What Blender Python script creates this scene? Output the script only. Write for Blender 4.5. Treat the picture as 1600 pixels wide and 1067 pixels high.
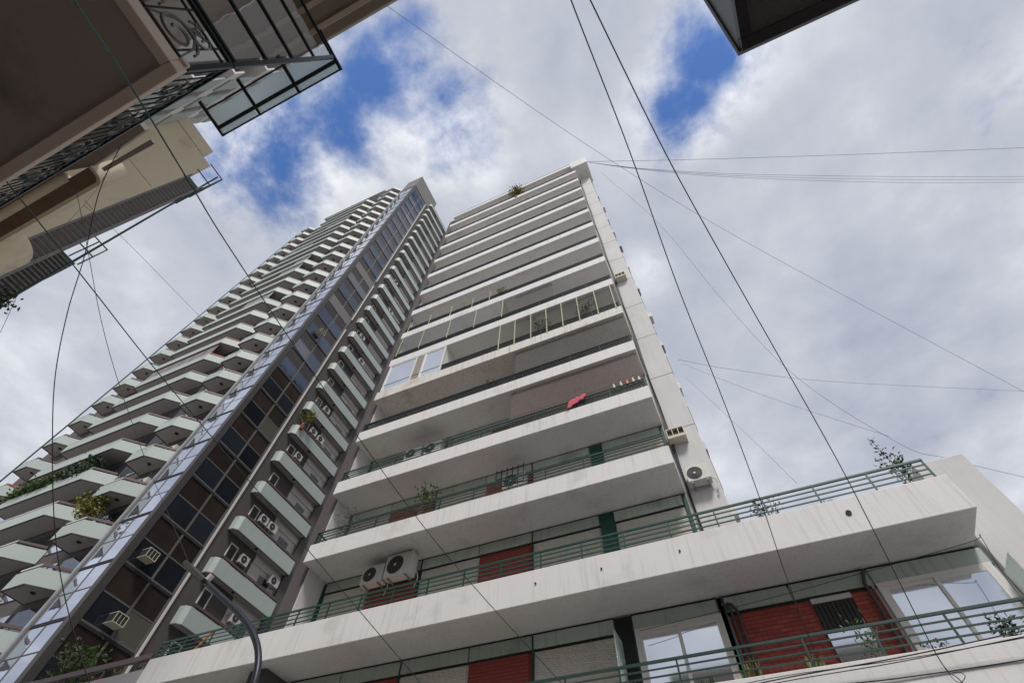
import bpy, math, random
from mathutils import Vector, Matrix
random.seed(7)
S = bpy.context.scene
COL = S.collection
for o in list(bpy.data.objects): bpy.data.objects.remove(o)

# ------------------------------------------------------------------ camera
CZ = 1.6
ROT = [[0.9131785249, 0.3288170262, 0.2407993872],
       [0.4062046888, -0.7824380468, -0.4720047179],
       [0.0332074145, 0.5288384122, -0.8480726392]]
F = 754.114
cam = bpy.data.cameras.new('camera'); cam_o = bpy.data.objects.new('camera', cam); COL.objects.link(cam_o)
cam.sensor_width = 36; cam.sensor_fit = 'HORIZONTAL'; cam.lens = F*36/1600
cam.clip_start = 0.05; cam.clip_end = 2000
cam_o.matrix_world = Matrix.Translation((0, 0, CZ)) @ Matrix(ROT).to_4x4()
S.camera = cam_o

def ray(px, py):
    d = ((px-800)/F, -(py-533.5)/F, -1.0)
    return Vector([sum(ROT[i][j]*d[j] for j in range(3)) for i in range(3)])
def on_y(px, py, y): d = ray(px, py); return Vector((0, 0, CZ)) + d*(y/d.y)
def on_r(px, py, r): d = ray(px, py).normalized(); return Vector((0, 0, CZ)) + d*r
def cxy(px, py): d = ray(px, py); return (d.x/d.z, d.y/d.z)

# ------------------------------------------------------------------ world, sun, exposure
SUN_EL, SUN_AZ = math.radians(52), math.radians(-62)      # azimuth measured from +X, towards the camera side of the street
W = bpy.data.worlds.new('World'); S.world = W; W.use_nodes = True
nt = W.node_tree; nt.nodes.clear()
def N(t, tree=None, **kw):
    n = (tree or nt).nodes.new(t)
    for k, v in kw.items(): setattr(n, k, v)
    return n
def M2(op, a, b=None, clamp=False, tree=None):
    tr = tree or nt
    n = tr.nodes.new('ShaderNodeMath'); n.operation = op; n.use_clamp = clamp
    for i, v in enumerate((a, b)):
        if v is None: continue
        if isinstance(v, (int, float)): n.inputs[i].default_value = v
        else: tr.links.new(v, n.inputs[i])
    return n.outputs[0]
sky = N('ShaderNodeTexSky', sky_type='NISHITA', sun_disc=False)
sky.sun_elevation = SUN_EL; sky.sun_rotation = math.pi/2 - SUN_AZ; sky.air_density = 1.0; sky.dust_density = 0.4; sky.ozone_density = 2.5
tc = N('ShaderNodeTexCoord'); sep = N('ShaderNodeSeparateXYZ'); nt.links.new(tc.outputs['Generated'], sep.inputs[0])
zc = M2('MAXIMUM', sep.outputs['Z'], 0.12)
u = M2('DIVIDE', sep.outputs['X'], zc); v = M2('DIVIDE', sep.outputs['Y'], zc)
uv = N('ShaderNodeCombineXYZ'); nt.links.new(u, uv.inputs[0]); nt.links.new(v, uv.inputs[1])
def noise(scale, detail, rough, dist=0.0, off=(0, 0, 0)):
    mp = N('ShaderNodeMapping'); mp.inputs['Location'].default_value = off
    nt.links.new(uv.outputs[0], mp.inputs[0])
    n = N('ShaderNodeTexNoise'); n.inputs['Scale'].default_value = scale; n.inputs['Detail'].default_value = detail
    n.inputs['Roughness'].default_value = rough; n.inputs['Distortion'].default_value = dist
    nt.links.new(mp.outputs[0], n.inputs['Vector']); return n.outputs['Fac']
big = noise(2.3, 5, 0.5, 0.1, (3.1, 1.7, 0)); fine = noise(5.0, 10, 0.60, 0.12, (0.4, 9.2, 2)); soft = noise(1.2, 3, 0.5, 0.0, (7, 2, 1))
# gaps of blue between the clouds: (pixel, radius in gnomonic units, depth)
gaps = [((430, 225), .20, .95), ((360, 250), .14, .8), ((530, 200), .16, .9), ((600, 130), .15, .85), ((690, 200), .15, .85), ((735, 240), .10, .7),
        ((560, 90), .12, .6), ((1110, 95), .13, 1.0), ((1070, 160), .12, .95), ((1160, 60), .10, .7), ((490, 300), .10, .6), ((1010, 420), .07, .5),
        ((650, 60), .10, .45), ((1600, 90), .12, .3)]
acc = None
for (p, rad, dep) in gaps:
    cx, cy = cxy(*p)
    vd = N('ShaderNodeVectorMath', operation='DISTANCE'); nt.links.new(uv.outputs[0], vd.inputs[0]); vd.inputs[1].default_value = (cx, cy, 0)
    mr = N('ShaderNodeMapRange', interpolation_type='SMOOTHSTEP'); nt.links.new(vd.outputs['Value'], mr.inputs[0])
    mr.inputs[1].default_value = 0; mr.inputs[2].default_value = rad*1.5; mr.inputs[3].default_value = dep; mr.inputs[4].default_value = 0
    acc = mr.outputs[0] if acc is None else M2('MAXIMUM', acc, mr.outputs[0])
nz = M2('ADD', M2('MULTIPLY', M2('SUBTRACT', fine, 0.5), 3.1), M2('MULTIPLY', M2('SUBTRACT', big, 0.5), 1.3))
gapv = M2('SUBTRACT', M2('MULTIPLY', acc, 1.75), nz)
gm = N('ShaderNodeMapRange', interpolation_type='SMOOTHSTEP'); nt.links.new(gapv, gm.inputs[0])
gm.inputs[1].default_value = 0.55; gm.inputs[2].default_value = 1.75
# cloud brightness
lum = M2('ADD', M2('MULTIPLY', M2('SUBTRACT', soft, 0.5), 0.40), M2('MULTIPLY', M2('SUBTRACT', fine, 0.5), M2('ADD', M2('MULTIPLY', acc, .65), .42)))
rim = M2('MULTIPLY', acc, 0.40)
lum = M2('ADD', M2('ADD', lum, M2('MULTIPLY', M2('SUBTRACT', big, .5), .75)), M2('ADD', rim, 0.50))
cr = N('ShaderNodeValToRGB'); nt.links.new(lum, cr.inputs[0])
els = cr.color_ramp.elements
els[0].position = 0.18; els[0].color = (0.30, 0.33, 0.43, 1)
els[1].position = 0.95; els[1].color = (1.0, 1.0, 1.02, 1)
e = els.new(0.52); e.color = (0.52, 0.55, 0.62, 1)
skm = N('ShaderNodeMix', data_type='RGBA', blend_type='MULTIPLY'); skm.inputs['Factor'].default_value = 1
nt.links.new(sky.outputs[0], skm.inputs['A']); skm.inputs['B'].default_value = (0.44, 0.60, 0.82, 1)
clm = N('ShaderNodeMix', data_type='RGBA', blend_type='MULTIPLY'); clm.inputs['Factor'].default_value = 1
nt.links.new(cr.outputs[0], clm.inputs['A']); clm.inputs['B'].default_value = (5.3, 5.3, 5.3, 1); clm.clamp_result = False
mx = N('ShaderNodeMix', data_type='RGBA'); nt.links.new(gm.outputs[0], mx.inputs['Factor'])
nt.links.new(clm.outputs['Result'], mx.inputs['A']); nt.links.new(skm.outputs['Result'], mx.inputs['B'])
bg = N('ShaderNodeBackground'); bg.inputs['Strength'].default_value = 0.10
nt.links.new(mx.outputs['Result'], bg.inputs['Color'])
wo = N('ShaderNodeOutputWorld'); nt.links.new(bg.outputs[0], wo.inputs['Surface'])

sl = bpy.data.lights.new('sun', 'SUN'); sl.energy = 1.3; sl.angle = math.radians(14); sl.color = (1.0, 0.95, 0.89)
so = bpy.data.objects.new('sun', sl); COL.objects.link(so)
sd = Vector((math.cos(SUN_EL)*math.cos(SUN_AZ), math.cos(SUN_EL)*math.sin(SUN_AZ), math.sin(SUN_EL)))
so.rotation_euler = sd.to_track_quat('Z', 'Y').to_euler(); so.location = (10, -20, 40)

S.view_settings.view_transform = 'Standard'; S.view_settings.look = 'None'; S.view_settings.exposure = 1.05; S.view_settings.gamma = 1
S.view_settings.use_curve_mapping = False

# ------------------------------------------------------------------ helpers
def setp(o, label=None, cat=None, group=None, kind=None):
    for k, val in (('label', label), ('category', cat), ('group', group), ('kind', kind)):
        if val: o[k] = val
    return o
class MB:
    """collects simple shapes; build() links them as one mesh object"""
    def __init__(s): s.v = []; s.f = []; s.smooth = False
    def add(s, vs, fs):
        b = len(s.v); s.v += [tuple(p) for p in vs]; s.f += [tuple(b+i for i in f) for f in fs]; return s
    def box(s, x0, x1, y0, y1, z0, z1):
        if x0 > x1: x0, x1 = x1, x0
        if y0 > y1: y0, y1 = y1, y0
        return s.add([(x, y, z) for z in (z0, z1) for y in (y0, y1) for x in (x0, x1)],
                     [(0, 2, 3, 1), (4, 5, 7, 6), (0, 1, 5, 4), (2, 6, 7, 3), (0, 4, 6, 2), (1, 3, 7, 5)])
    def prism(s, poly, z0, z1):
        a = sum(poly[i][0]*poly[(i+1) % len(poly)][1]-poly[(i+1) % len(poly)][0]*poly[i][1] for i in range(len(poly)))
        if a < 0: poly = poly[::-1]
        n = len(poly)
        return s.add([(x, y, z0) for x, y in poly]+[(x, y, z1) for x, y in poly],
                     [tuple(range(n))[::-1], tuple(range(n, 2*n))]+[(i, (i+1) % n, n+(i+1) % n, n+i) for i in range(n)])
    def wall(s, pts, t, z0, z1):
        """upright strip of thickness t along a plan polyline (t to the left of travel)"""
        n = len(pts); off = []
        for i in range(n):
            d = []
            if i > 0: d.append((Vector(pts[i])-Vector(pts[i-1])).normalized())
            if i < n-1: d.append((Vector(pts[i+1])-Vector(pts[i])).normalized())
            m = Vector((0, 0))
            for q in d: m += Vector((-q.y, q.x))
            m.normalize(); c = m.dot(Vector((-d[0].y, d[0].x)))
            off.append(Vector(pts[i])+m*(t/max(c, .3)))
        return s.prism([tuple(p) for p in pts]+[tuple(p) for p in off[::-1]], z0, z1)
    def tube(s, pts, r, n=6, r1=None):
        pts = [Vector(p) for p in pts]; b = len(s.v); m = len(pts); up = None
        for i, p in enumerate(pts):
            t = (pts[min(i+1, m-1)]-pts[max(i-1, 0)]).normalized()
            if up is None: up = t.orthogonal().normalized()
            up = (up-t*up.dot(t)).normalized(); w = t.cross(up)
            rr = r if r1 is None else r+(r1-r)*i/(m-1)
            for k in range(n):
                a = 2*math.pi*k/n; s.v.append(tuple(p+up*math.cos(a)*rr+w*math.sin(a)*rr))
        for i in range(m-1):
            for k in range(n):
                s.f.append((b+i*n+k, b+i*n+(k+1) % n, b+(i+1)*n+(k+1) % n, b+(i+1)*n+k))
        s.f.append(tuple(b+k for k in range(n))[::-1]); s.f.append(tuple(b+(m-1)*n+k for k in range(n)))
        return s
    def leaf(s, c, d, l, w):
        d = Vector(d).normalized(); a = d.orthogonal().normalized(); a.rotate(Matrix.Rotation(random.random()*6.28, 3, d)); b = d.cross(a)
        c = Vector(c); m = c+d*l*.5+b*l*.12
        return s.add([c, m+a*w*.5, c+d*l, m-a*w*.5], [(0, 1, 2, 3)])
    def mesh(s, name):
        me = bpy.data.meshes.new(name); me.from_pydata(s.v, [], s.f); me.update()
        if s.smooth:
            for p in me.polygons: p.use_smooth = True
        return me
    def build(s, name, mat, parent=None, loc=(0, 0, 0)): return link(name, s.mesh(name), mat, parent, loc)
def link(name, me, mat, parent=None, loc=(0, 0, 0), bevel=0):
    o = bpy.data.objects.new(name, me); COL.objects.link(o)
    if mat and not me.materials: me.materials.append(mat)
    o.parent = parent; o.location = loc
    if bevel:
        b = o.modifiers.new('bevel', 'BEVEL'); b.width = bevel; b.segments = 2; b.limit_method = 'ANGLE'
    return o
def smooth(pts, n=6):
    P = [Vector(p) for p in pts]; P = [P[0]*2-P[1]]+P+[P[-1]*2-P[-2]]; out = []
    for i in range(1, len(P)-2):
        for j in range(n):
            t = j/n; a, b, c, d = P[i-1:i+3]
            out.append(.5*((2*b)+(c-a)*t+(2*a-5*b+4*c-d)*t*t+(3*b-a-3*c+d)*t**3))
    return out+[P[-2]]
def thing(name, label, cat, loc=(0, 0, 0), group=None):
    o = bpy.data.objects.new(name, None); COL.objects.link(o); o.location = loc; o.empty_display_size = .2
    return setp(o, label, cat, group)
def copy_tree(o, parent=None, loc=None):
    c = o.copy(); COL.objects.link(c); c.parent = parent
    if loc is not None: c.location = loc
    for ch in list(o.children): copy_tree(ch, c)
    return c

MATS = {}
def mat(name, col, rough=.7, var=.15, scale=1.5, streak=0., metal=0., spec=.5, bump=0., bscale=30, dirt=None, rnd=0., emit=None, alpha=1.):
    if name in MATS: return MATS[name]
    m = bpy.data.materials.new(name); m.use_nodes = True; t = m.node_tree; b = t.nodes['Principled BSDF']
    geo = t.nodes.new('ShaderNodeNewGeometry')
    def nz(sc, vec=(1, 1, 1), det=5):
        mp = t.nodes.new('ShaderNodeMapping'); mp.inputs['Scale'].default_value = vec; t.links.new(geo.outputs['Position'], mp.inputs[0])
        n = t.nodes.new('ShaderNodeTexNoise'); n.inputs['Scale'].default_value = sc; n.inputs['Detail'].default_value = det
        n.inputs['Roughness'].default_value = .6; t.links.new(mp.outputs[0], n.inputs['Vector']); return n.outputs['Fac']
    f = M2('ADD', M2('MULTIPLY', M2('SUBTRACT', nz(scale), .5, tree=t), var*2, tree=t), 1.0, tree=t)
    if streak:
        st = M2('MULTIPLY', M2('SUBTRACT', nz(1.0, (11, 11, .5), 6), .52, tree=t), 4.0, clamp=True, tree=t)
        f = M2('SUBTRACT', f, M2('MULTIPLY', st, streak, tree=t), tree=t)
    if rnd:
        oi = t.nodes.new('ShaderNodeObjectInfo')
        f = M2('MULTIPLY', f, M2('ADD', M2('MULTIPLY', oi.outputs['Random'], rnd*2, tree=t), 1-rnd, tree=t), tree=t)
    mixn = t.nodes.new('ShaderNodeMix'); mixn.data_type = 'RGBA'; mixn.blend_type = 'MULTIPLY'; mixn.inputs['Factor'].default_value = 1
    mixn.inputs['A'].default_value = (*col, 1); t.links.new(f, mixn.inputs['B'])
    out = mixn.outputs['Result']
    if dirt:
        ds = M2('MULTIPLY', M2('SUBTRACT', nz(.9, det=8), .56, tree=t), 6.0, clamp=True, tree=t)
        m2 = t.nodes.new('ShaderNodeMix'); m2.data_type = 'RGBA'; t.links.new(M2('MULTIPLY', ds, .45, tree=t), m2.inputs['Factor'])
        t.links.new(out, m2.inputs['A']); m2.inputs['B'].default_value = (*dirt, 1); out = m2.outputs['Result']
    t.links.new(out, b.inputs['Base Color'])
    b.inputs['Roughness'].default_value = rough; b.inputs['Metallic'].default_value = metal; b.inputs['Specular IOR Level'].default_value = spec
    b.inputs['Alpha'].default_value = alpha
    if bump:
        bn = t.nodes.new('ShaderNodeBump'); bn.inputs['Strength'].default_value = bump; bn.inputs['Distance'].default_value = .02
        t.links.new(nz(bscale, det=3), bn.inputs['Height']); t.links.new(bn.outputs[0], b.inputs['Normal'])
    if emit:
        b.inputs['Emission Color'].default_value = (*emit[0], 1); b.inputs['Emission Strength'].default_value = emit[1]
    MATS[name] = m; return m
def screen_mat(name, col, open_frac, scale):
    """woven net: tiny opaque threads with holes between them"""
    m = mat(name, col, .9, .1)
    t = m.node_tree; b = t.nodes['Principled BSDF']; geo = t.nodes.new('ShaderNodeNewGeometry'); sp = t.nodes.new('ShaderNodeSeparateXYZ')
    t.links.new(geo.outputs['Position'], sp.inputs[0])
    a1 = M2('FRACT', M2('MULTIPLY', M2('ADD', sp.outputs[0], sp.outputs[2], tree=t), scale, tree=t), tree=t)
    a2 = M2('FRACT', M2('MULTIPLY', M2('SUBTRACT', sp.outputs[0], sp.outputs[2], tree=t), scale, tree=t), tree=t)
    h = M2('MULTIPLY', M2('LESS_THAN', a1, open_frac, tree=t), M2('LESS_THAN', a2, open_frac, tree=t), tree=t)
    t.links.new(M2('SUBTRACT', 1.0, h, tree=t), b.inputs['Alpha']); return m
def clear_glass(name, tint, fac_extra=.06):
    m = bpy.data.materials.new(name); m.use_nodes = True; t = m.node_tree; t.nodes.clear()
    tr = t.nodes.new('ShaderNodeBsdfTransparent'); tr.inputs[0].default_value = (*tint, 1)
    gl = t.nodes.new('ShaderNodeBsdfGlossy'); gl.inputs['Roughness'].default_value = .04; gl.inputs[0].default_value = (.9, .93, .95, 1)
    fr = t.nodes.new('ShaderNodeFresnel'); fr.inputs[0].default_value = 1.5
    nz = t.nodes.new('ShaderNodeTexNoise'); nz.inputs['Scale'].default_value = 1.3; geo = t.nodes.new('ShaderNodeNewGeometry'); t.links.new(geo.outputs['Position'], nz.inputs['Vector'])
    bp = t.nodes.new('ShaderNodeBump'); bp.inputs['Strength'].default_value = .15; bp.inputs['Distance'].default_value = .05; t.links.new(nz.outputs[0], bp.inputs['Height']); t.links.new(bp.outputs[0], gl.inputs['Normal'])
    f = M2('MULTIPLY', M2('ADD', fr.outputs[0], fac_extra, clamp=True, tree=t), M2('SUBTRACT', 1.0, geo.outputs['Backfacing'], tree=t), tree=t)
    mx = t.nodes.new('ShaderNodeMixShader'); t.links.new(f, mx.inputs[0]); t.links.new(tr.outputs[0], mx.inputs[1]); t.links.new(gl.outputs[0], mx.inputs[2])
    o = t.nodes.new('ShaderNodeOutputMaterial'); t.links.new(mx.outputs[0], o.inputs[0]); return m

WHITE = mat('white_paint', (.74, .73, .72), .75, .06, .7, streak=.22, bump=.15, dirt=(.42, .40, .38))
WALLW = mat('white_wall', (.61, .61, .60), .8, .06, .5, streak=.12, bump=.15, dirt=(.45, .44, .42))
GREEN = mat('green_enamel', (.007, .068, .045), .4, .2, 6, rnd=.1)
DGREEN = mat('dark_green_enamel', (.012, .05, .038), .45, .2, 6)
FRIEZE = mat('frieze_panel', (.46, .53, .47), .6, .15, 1.2, streak=.35, dirt=(.08, .10, .09), rnd=.12)
BLACK = mat('black_gap', (.012, .013, .013), .7)
BRICK = mat('red_brick', (.36, .075, .060), .8, .12, 9, bump=.4, rnd=.2, dirt=(.20, .06, .05))
MORTAR = mat('mortar', (.24, .055, .045), .95, .2, 6)
SHUT = mat('shutter_slats', (.70, .67, .60), .6, .08, 3, streak=.1)
UPVC = mat('window_frame_white', (.72, .70, .66), .45, .05, 3)
PANE = mat('window_pane', (.70, .73, .78), .06, .04, .6, metal=.85)
DARKPANE = mat('dark_pane', (.012, .014, .018), .05, .3, 1, spec=.7)
CONC = mat('grey_concrete', (.20, .19, .18), .85, .12, 1, streak=.12, bump=.2)
TDARK = mat('tower_dark_render', (.095, .083, .080), .85, .12, .8, streak=.1, bump=.2)
TSOFF = mat('tower_soffit', (.40, .38, .365), .85, .1, .8, bump=.15)
TPAR = mat('tower_pale_green_panel', (.41, .465, .44), .55, .06, .6, streak=.1, rnd=.06)
TTRIM = mat('tower_trim', (.09, .085, .085), .7)
TRAIL = mat('tower_brown_rail', (.10, .065, .06), .5, .1, 2)
TRAILW = mat('tower_white_frame_lit_rail', (.62, .62, .60), .5)
TFRAME = mat('tower_bronze_frame', (.17, .155, .15), .45, .1, 1, metal=.3)
TSILV = mat('silver_strip', (.55, .56, .57), .35, .05, 1, metal=.6)
TSTRIP = mat('white_strip', (.66, .65, .63), .6, .06, 1)
TGLASS_F = mat('tower_mirror_glass', (.62, .66, .76), .04, .04, .5, metal=.9, rnd=.12, bump=.5, bscale=.9)
TGLASS_S = mat('tower_dark_glass', (.020, .024, .030), .05, .5, .7, spec=.8, rnd=.5, bump=.5, bscale=.9)
TGLASS_S.node_tree.nodes['Principled BSDF'].inputs['Specular Tint'].default_value = (.55, .70, 1, 1); TGLASS_S.node_tree.nodes['Principled BSDF'].inputs['IOR'].default_value = 1.7  # reflected blue sky is put into the specular tint
_t = TGLASS_S.node_tree; _b = _t.nodes['Principled BSDF']; _src = _b.inputs['Base Color'].links[0].from_socket
_oi = _t.nodes.new('ShaderNodeObjectInfo'); _mx = _t.nodes.new('ShaderNodeMix'); _mx.data_type = 'RGBA'; _t.links.new(_src, _mx.inputs['A']); _mx.inputs['B'].default_value = (.16, .145, .115, 1)
_t.links.new(M2('MULTIPLY', M2('GREATER_THAN', M2('FRACT', M2('MULTIPLY', _oi.outputs['Random'], 7.31, tree=_t), tree=_t), .78, tree=_t), .75, tree=_t), _mx.inputs['Factor']); _t.links.new(_mx.outputs['Result'], _b.inputs['Base Color'])
TSPAN = mat('tower_brown_spandrel', (.038, .029, .025), .13, .4, 1.4, spec=.35, rnd=.25)
TBEIGE = mat('tower_beige_wall', (.62, .60, .56), .8, .1, 1, streak=.1)
ACW = mat('ac_white', (.60, .59, .55), .5, .06, 4, streak=.12)
ACD = mat('ac_grille', (.03, .03, .03), .6)
METAL = mat('galvanised', (.30, .30, .30), .5, .1, 4, metal=.5)
CREAM = mat('cream_metal', (.55, .52, .42), .5, .06, 4)
WIREK = mat('wire_black', (.012, .012, .014), .5, .1, 5)
WIREG = mat('wire_green', (.012, .055, .04), .5, .1, 5)
WIREP = mat('wire_purple', (.06, .03, .045), .5, .1, 5)
WIREL = mat('wire_grey', (.14, .15, .165), .6, .1, 5)
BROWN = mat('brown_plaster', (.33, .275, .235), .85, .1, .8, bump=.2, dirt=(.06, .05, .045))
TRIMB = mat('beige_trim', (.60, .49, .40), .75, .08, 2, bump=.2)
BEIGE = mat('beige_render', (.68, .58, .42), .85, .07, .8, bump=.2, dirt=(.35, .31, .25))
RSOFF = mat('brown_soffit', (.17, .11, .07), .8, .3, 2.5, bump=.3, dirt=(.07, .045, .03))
IRON = mat('wrought_iron', (.02, .03, .03), .4, .2, 8, metal=.3)
IRONL = mat('wrought_iron_worn', (.16, .16, .155), .45, .2, 8, metal=.3)
FROST = mat('frosted_sheet', (.80, .88, .86), .4, .08, 3)
FROST.node_tree.nodes['Principled BSDF'].inputs['Transmission Weight'].default_value = .75; FROST.node_tree.nodes['Principled BSDF'].inputs['Roughness'].default_value = .6
LOUV = mat('louvre_grey', (.20, .185, .18), .6, .1, 2)
LEAF = [mat('leaf_green', (.06, .11, .025), .55, .35, 12), mat('leaf_olive', (.10, .13, .03), .55, .35, 12), mat('leaf_yellow', (.20, .20, .035), .55, .3, 12), mat('leaf_dark', (.028, .06, .022), .55, .35, 12)]
BARK = mat('pale_bark', (.24, .20, .16), .9, .2, 10)
TERRA = mat('terracotta', (.25, .09, .05), .85, .15, 6)
PINK = mat('pink_cloth', (.62, .13, .17), .9, .15, 9)
REDP = mat('red_petals', (.55, .03, .05), .7, .2, 10)
POSTY = mat('pale_yellow_post', (.50, .50, .30), .55, .06, 4)
ORANGE = mat('orange_plastic', (.65, .17, .03), .5)
ASPH = mat('city_ground', (.27, .26, .25), .9, .2, 3, bump=.3)
PAVE = mat('pavement_tile', (.38, .36, .335), .9, .12, 2, bump=.2)
GLASSC = clear_glass('balcony_glass', (.55, .58, .60), .10)
GLASSD = clear_glass('smoked_glass', (.93, .92, .90), .0)
GLASSN = clear_glass('screen_glass', (.80, .80, .80), .26)
NETB = screen_mat('brown_net', (.17, .125, .115), .62, 9.0)
NETG = screen_mat('grey_net', (.13, .12, .115), .60, 9.0)

def Z(r): return r+CZ
# ------------------------------------------------------------------ the ground
g = MB(); g.add([(-600, -600, 0), (600, -600, 0), (600, 600, 0), (-600, 600, 0)], [(0, 1, 2, 3)])
setp(g.build('ground', ASPH), kind='structure')
r_ = MB(); r_.add([(-200, 1.6, .004), (200, 1.6, .004), (200, 8.2, .004), (-200, 8.2, .004)], [(0, 1, 2, 3)])
setp(r_.build('road', mat('road_asphalt', (.055, .055, .058), .9, .25, 2, bump=.3)), kind='structure')
for nm, y0, y1 in (('pavement', -2.6, 1.6), ('pavement', 8.2, 11.6)):
    p_ = MB().box(-200, 200, y0, y1, .002, .13); setp(p_.build(nm, PAVE), kind='structure')

# ------------------------------------------------------------------ main apartment building (B)
D, YB = 10.39, 11.70
XL, XR = -12.5, -0.21
B = thing('apartment_building', 'white apartment block with stacked long balconies, dark green railings and red brick panels', 'building', (-6, YB, 0))
BO = Vector((-6, YB, 0))
def bl(x, y, z): return (x-BO.x, y-BO.y, z-BO.z)
def bpart(mb, name, m, bevel=0, parent=None):
    me = mb.mesh(name); me.transform(Matrix.Translation(-BO)); return link(name, me, m, parent or B, (0, 0, 0), bevel)
SZ = [Z(9.40+2.80*k) for k in range(14)]            # undersides of the tower balconies
TOP = Z(46.9)
bpart(MB().box(XL, XR+.02, YB, 26, Z(6.4), TOP-.3), 'tower_wall', WALLW)
bpart(MB().box(XR+.022, .75, YB-.02, 26, Z(6.6), TOP-.3), 'side_pier', WALLW, .02)
bpart(MB().box(-17.4, 4.95, YB+.004, 26, 0, Z(6.40)), 'podium_wall', WALLW)
bpart(MB().box(-17.4, 4.84, YB+.006, 26, Z(6.402), Z(6.62)), 'terrace_floor', CONC)
# joints on the pier
for k in range(13):
    z = Z(11.87+2.80*k)
    bpart(MB().box(XR+.03, .752, YB-.026, YB-.0195, z-.012, z+.012), 'pier_joint', mat('joint_grey', (.30, .30, .30), .9))
# dark fin between the block and the tower behind it
bpart(MB().box(-13.15, XL-.052, 10.77, 24, Z(5.9), TOP-.6), 'dark_fin', TDARK, .01)
bpart(MB().box(XL-.05, XL-.002, 10.78, YB+.3, Z(6.62), TOP-.6), 'return_wall', WALLW)
# roof caps and roof
bpart(MB().box(-.50, .98, D+.02, YB+.6, TOP-1.9, TOP+.05), 'roof_cap', WHITE, .02)
bpart(MB().box(.16, .86, YB-.5, 26, TOP-2.3, TOP-.31), 'roof_edge', WALLW, .02)
bpart(MB().box(XL-.3, XL+.45, D+.4, YB+.6, TOP-1.7, TOP-.1), 'roof_cap', WHITE, .02)
bpart(MB().box(XL, XR, YB+.01, 26, TOP-.298, TOP-.1), 'roof', CONC)

def railing(parent, x0, x1, y, z, h, nbar, step, m, ret=True, extra=0):
    """horizontal-bar railing; coordinates are world, parent is the balcony mesh"""
    for i in range(nbar):
        zz = z+h*(i+1)/nbar
        rr = (.023 if i == nbar-1 else .0125)+extra
        mb = MB().box(x0, x1, y-rr, y+rr, zz-rr, zz+rr)
        if ret:
            mb.box(x0, x0+2*rr, y+rr, YB-.05, zz-rr, zz+rr)
        bpart(mb, 'handrail' if i == nbar-1 else 'railing_bar', m, 0, parent)
    n = max(2, int(round((x1-x0)/step))); me = None
    for i in range(n+1):
        x = x0+.02+(x1-x0-.04)*i/n
        if me is None: me = MB().box(-.016, .016, -.017, .017, 0, h).mesh('railing_post')
        link('railing_post', me, m, parent, bl(x, y, z))
def balcony(x0, x1, z, hb, m=WHITE, left=True, right=True):
    mb = MB()
    mb.box(x0, x1, D+.12, YB-.003, z, z+.2)
    mb.box(x0, x1, D, D+.119, z, z+hb)
    if left: mb.box(x0, x0+.11, D+.1195, YB-.004, z+.2, z+hb)
    if right: mb.box(x1-.11, x1, D+.1195, YB-.004, z+.2, z+hb)
    return bpart(mb, 'balcony', m, .012)
bals = []
RAILK = mat('rail_black', (.008, .013, .012), .45, .2, 6)
RUSTW = mat('white_paint_rusty', (.70, .68, .64), .75, .08, .7, streak=.5, bump=.15, dirt=(.34, .24, .13))
for k in range(14):
    b = balcony(XL, XR, SZ[k], .60 if k else .64, RUSTW if k == 3 else WHITE); bals.append(b)
    if k == 3: b['label'] = 'balcony with rust streaks down its white front'
    if k < 13:
        railing(b, XL+.06, XR-.04, D+.06, SZ[k]+(.60 if k else .64), .48, 4, 1.22, RAILK if k > 1 else DGREEN, True, .008 if k > 1 else 0)
bpart(MB().tube([(XL, D+.05, SZ[13]+.82), (XR, D+.05, SZ[13]+.82)], .025), 'handrail', DGREEN, 0, bals[13])
podium = balcony(-17.4, 4.84, Z(6.42), .82); podium['label'] = 'deep white terrace parapet running past both ends of the tower'
railing(podium, -17.35, 4.70, D+.06, Z(7.24), .50, 4, 1.12, GREEN)
lower = balcony(-14.0, 9.0, Z(3.42), .83)
railing(lower, -13.9, 8.9, D+.06, Z(4.25), .52, 4, 1.12, DGREEN, ret=False)
for px, py in ((1325, 800), (1062, 860), (940, 889), (837, 914)):      # drain spouts in the terrace parapet
    x = on_y(px, py, D).x; r = .055 if px == 1325 else .022
    bpart(MB().tube([(x, D+.05, Z(6.88)), (x, D-.03, Z(6.87))], r, 10), 'drain_spout', BLACK, 0, podium)
# right-hand party wall of the podium
bpart(MB().box(4.955, 6.0, YB-.12, 26, 0, Z(8.5)), 'party_wall', WALLW, .02)

# facade bays of the lower floors -----------------------------------------------------------
BRK_ME = MB().box(-.119, .119, -.007, .02, -.036, .036).mesh('brick'); BRK_H = MB().box(-.058, .058, -.007, .02, -.036, .036).mesh('brick')
def bricks(x0, x1, z0, z1, single):
    back = bpart(MB().box(x0, x1, YB-.012, YB-.001, z0, z1), 'brick_panel', MORTAR)
    joined = MB(); row = 0; z = z0+.045
    while z < z1-.03:
        x = x0+(.0 if row % 2 else .125)
        xs = []
        if not row % 2: xs.append((x0+.062, True))
        while x+.25 <= x1+.01: xs.append((x+.125, False)); x += .25
        if x1-x > .115: xs.append((x+.062, True))
        for (xc, half) in xs:
            dy = random.uniform(-.002, .002)
            if single:
                link('brick', BRK_H if half else BRK_ME, BRICK, back, bl(xc, YB-.014+dy, z))
            else:
                w = .058 if half else .118; joined.box(xc-w, xc+w, YB-.021+dy, YB-.0115, z-.036, z+.036)
        z += .083; row += 1
    if not single:
        o = bpart(joined, 'brickwork', BRICK, 0, back); o['kind'] = 'stuff'
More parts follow.
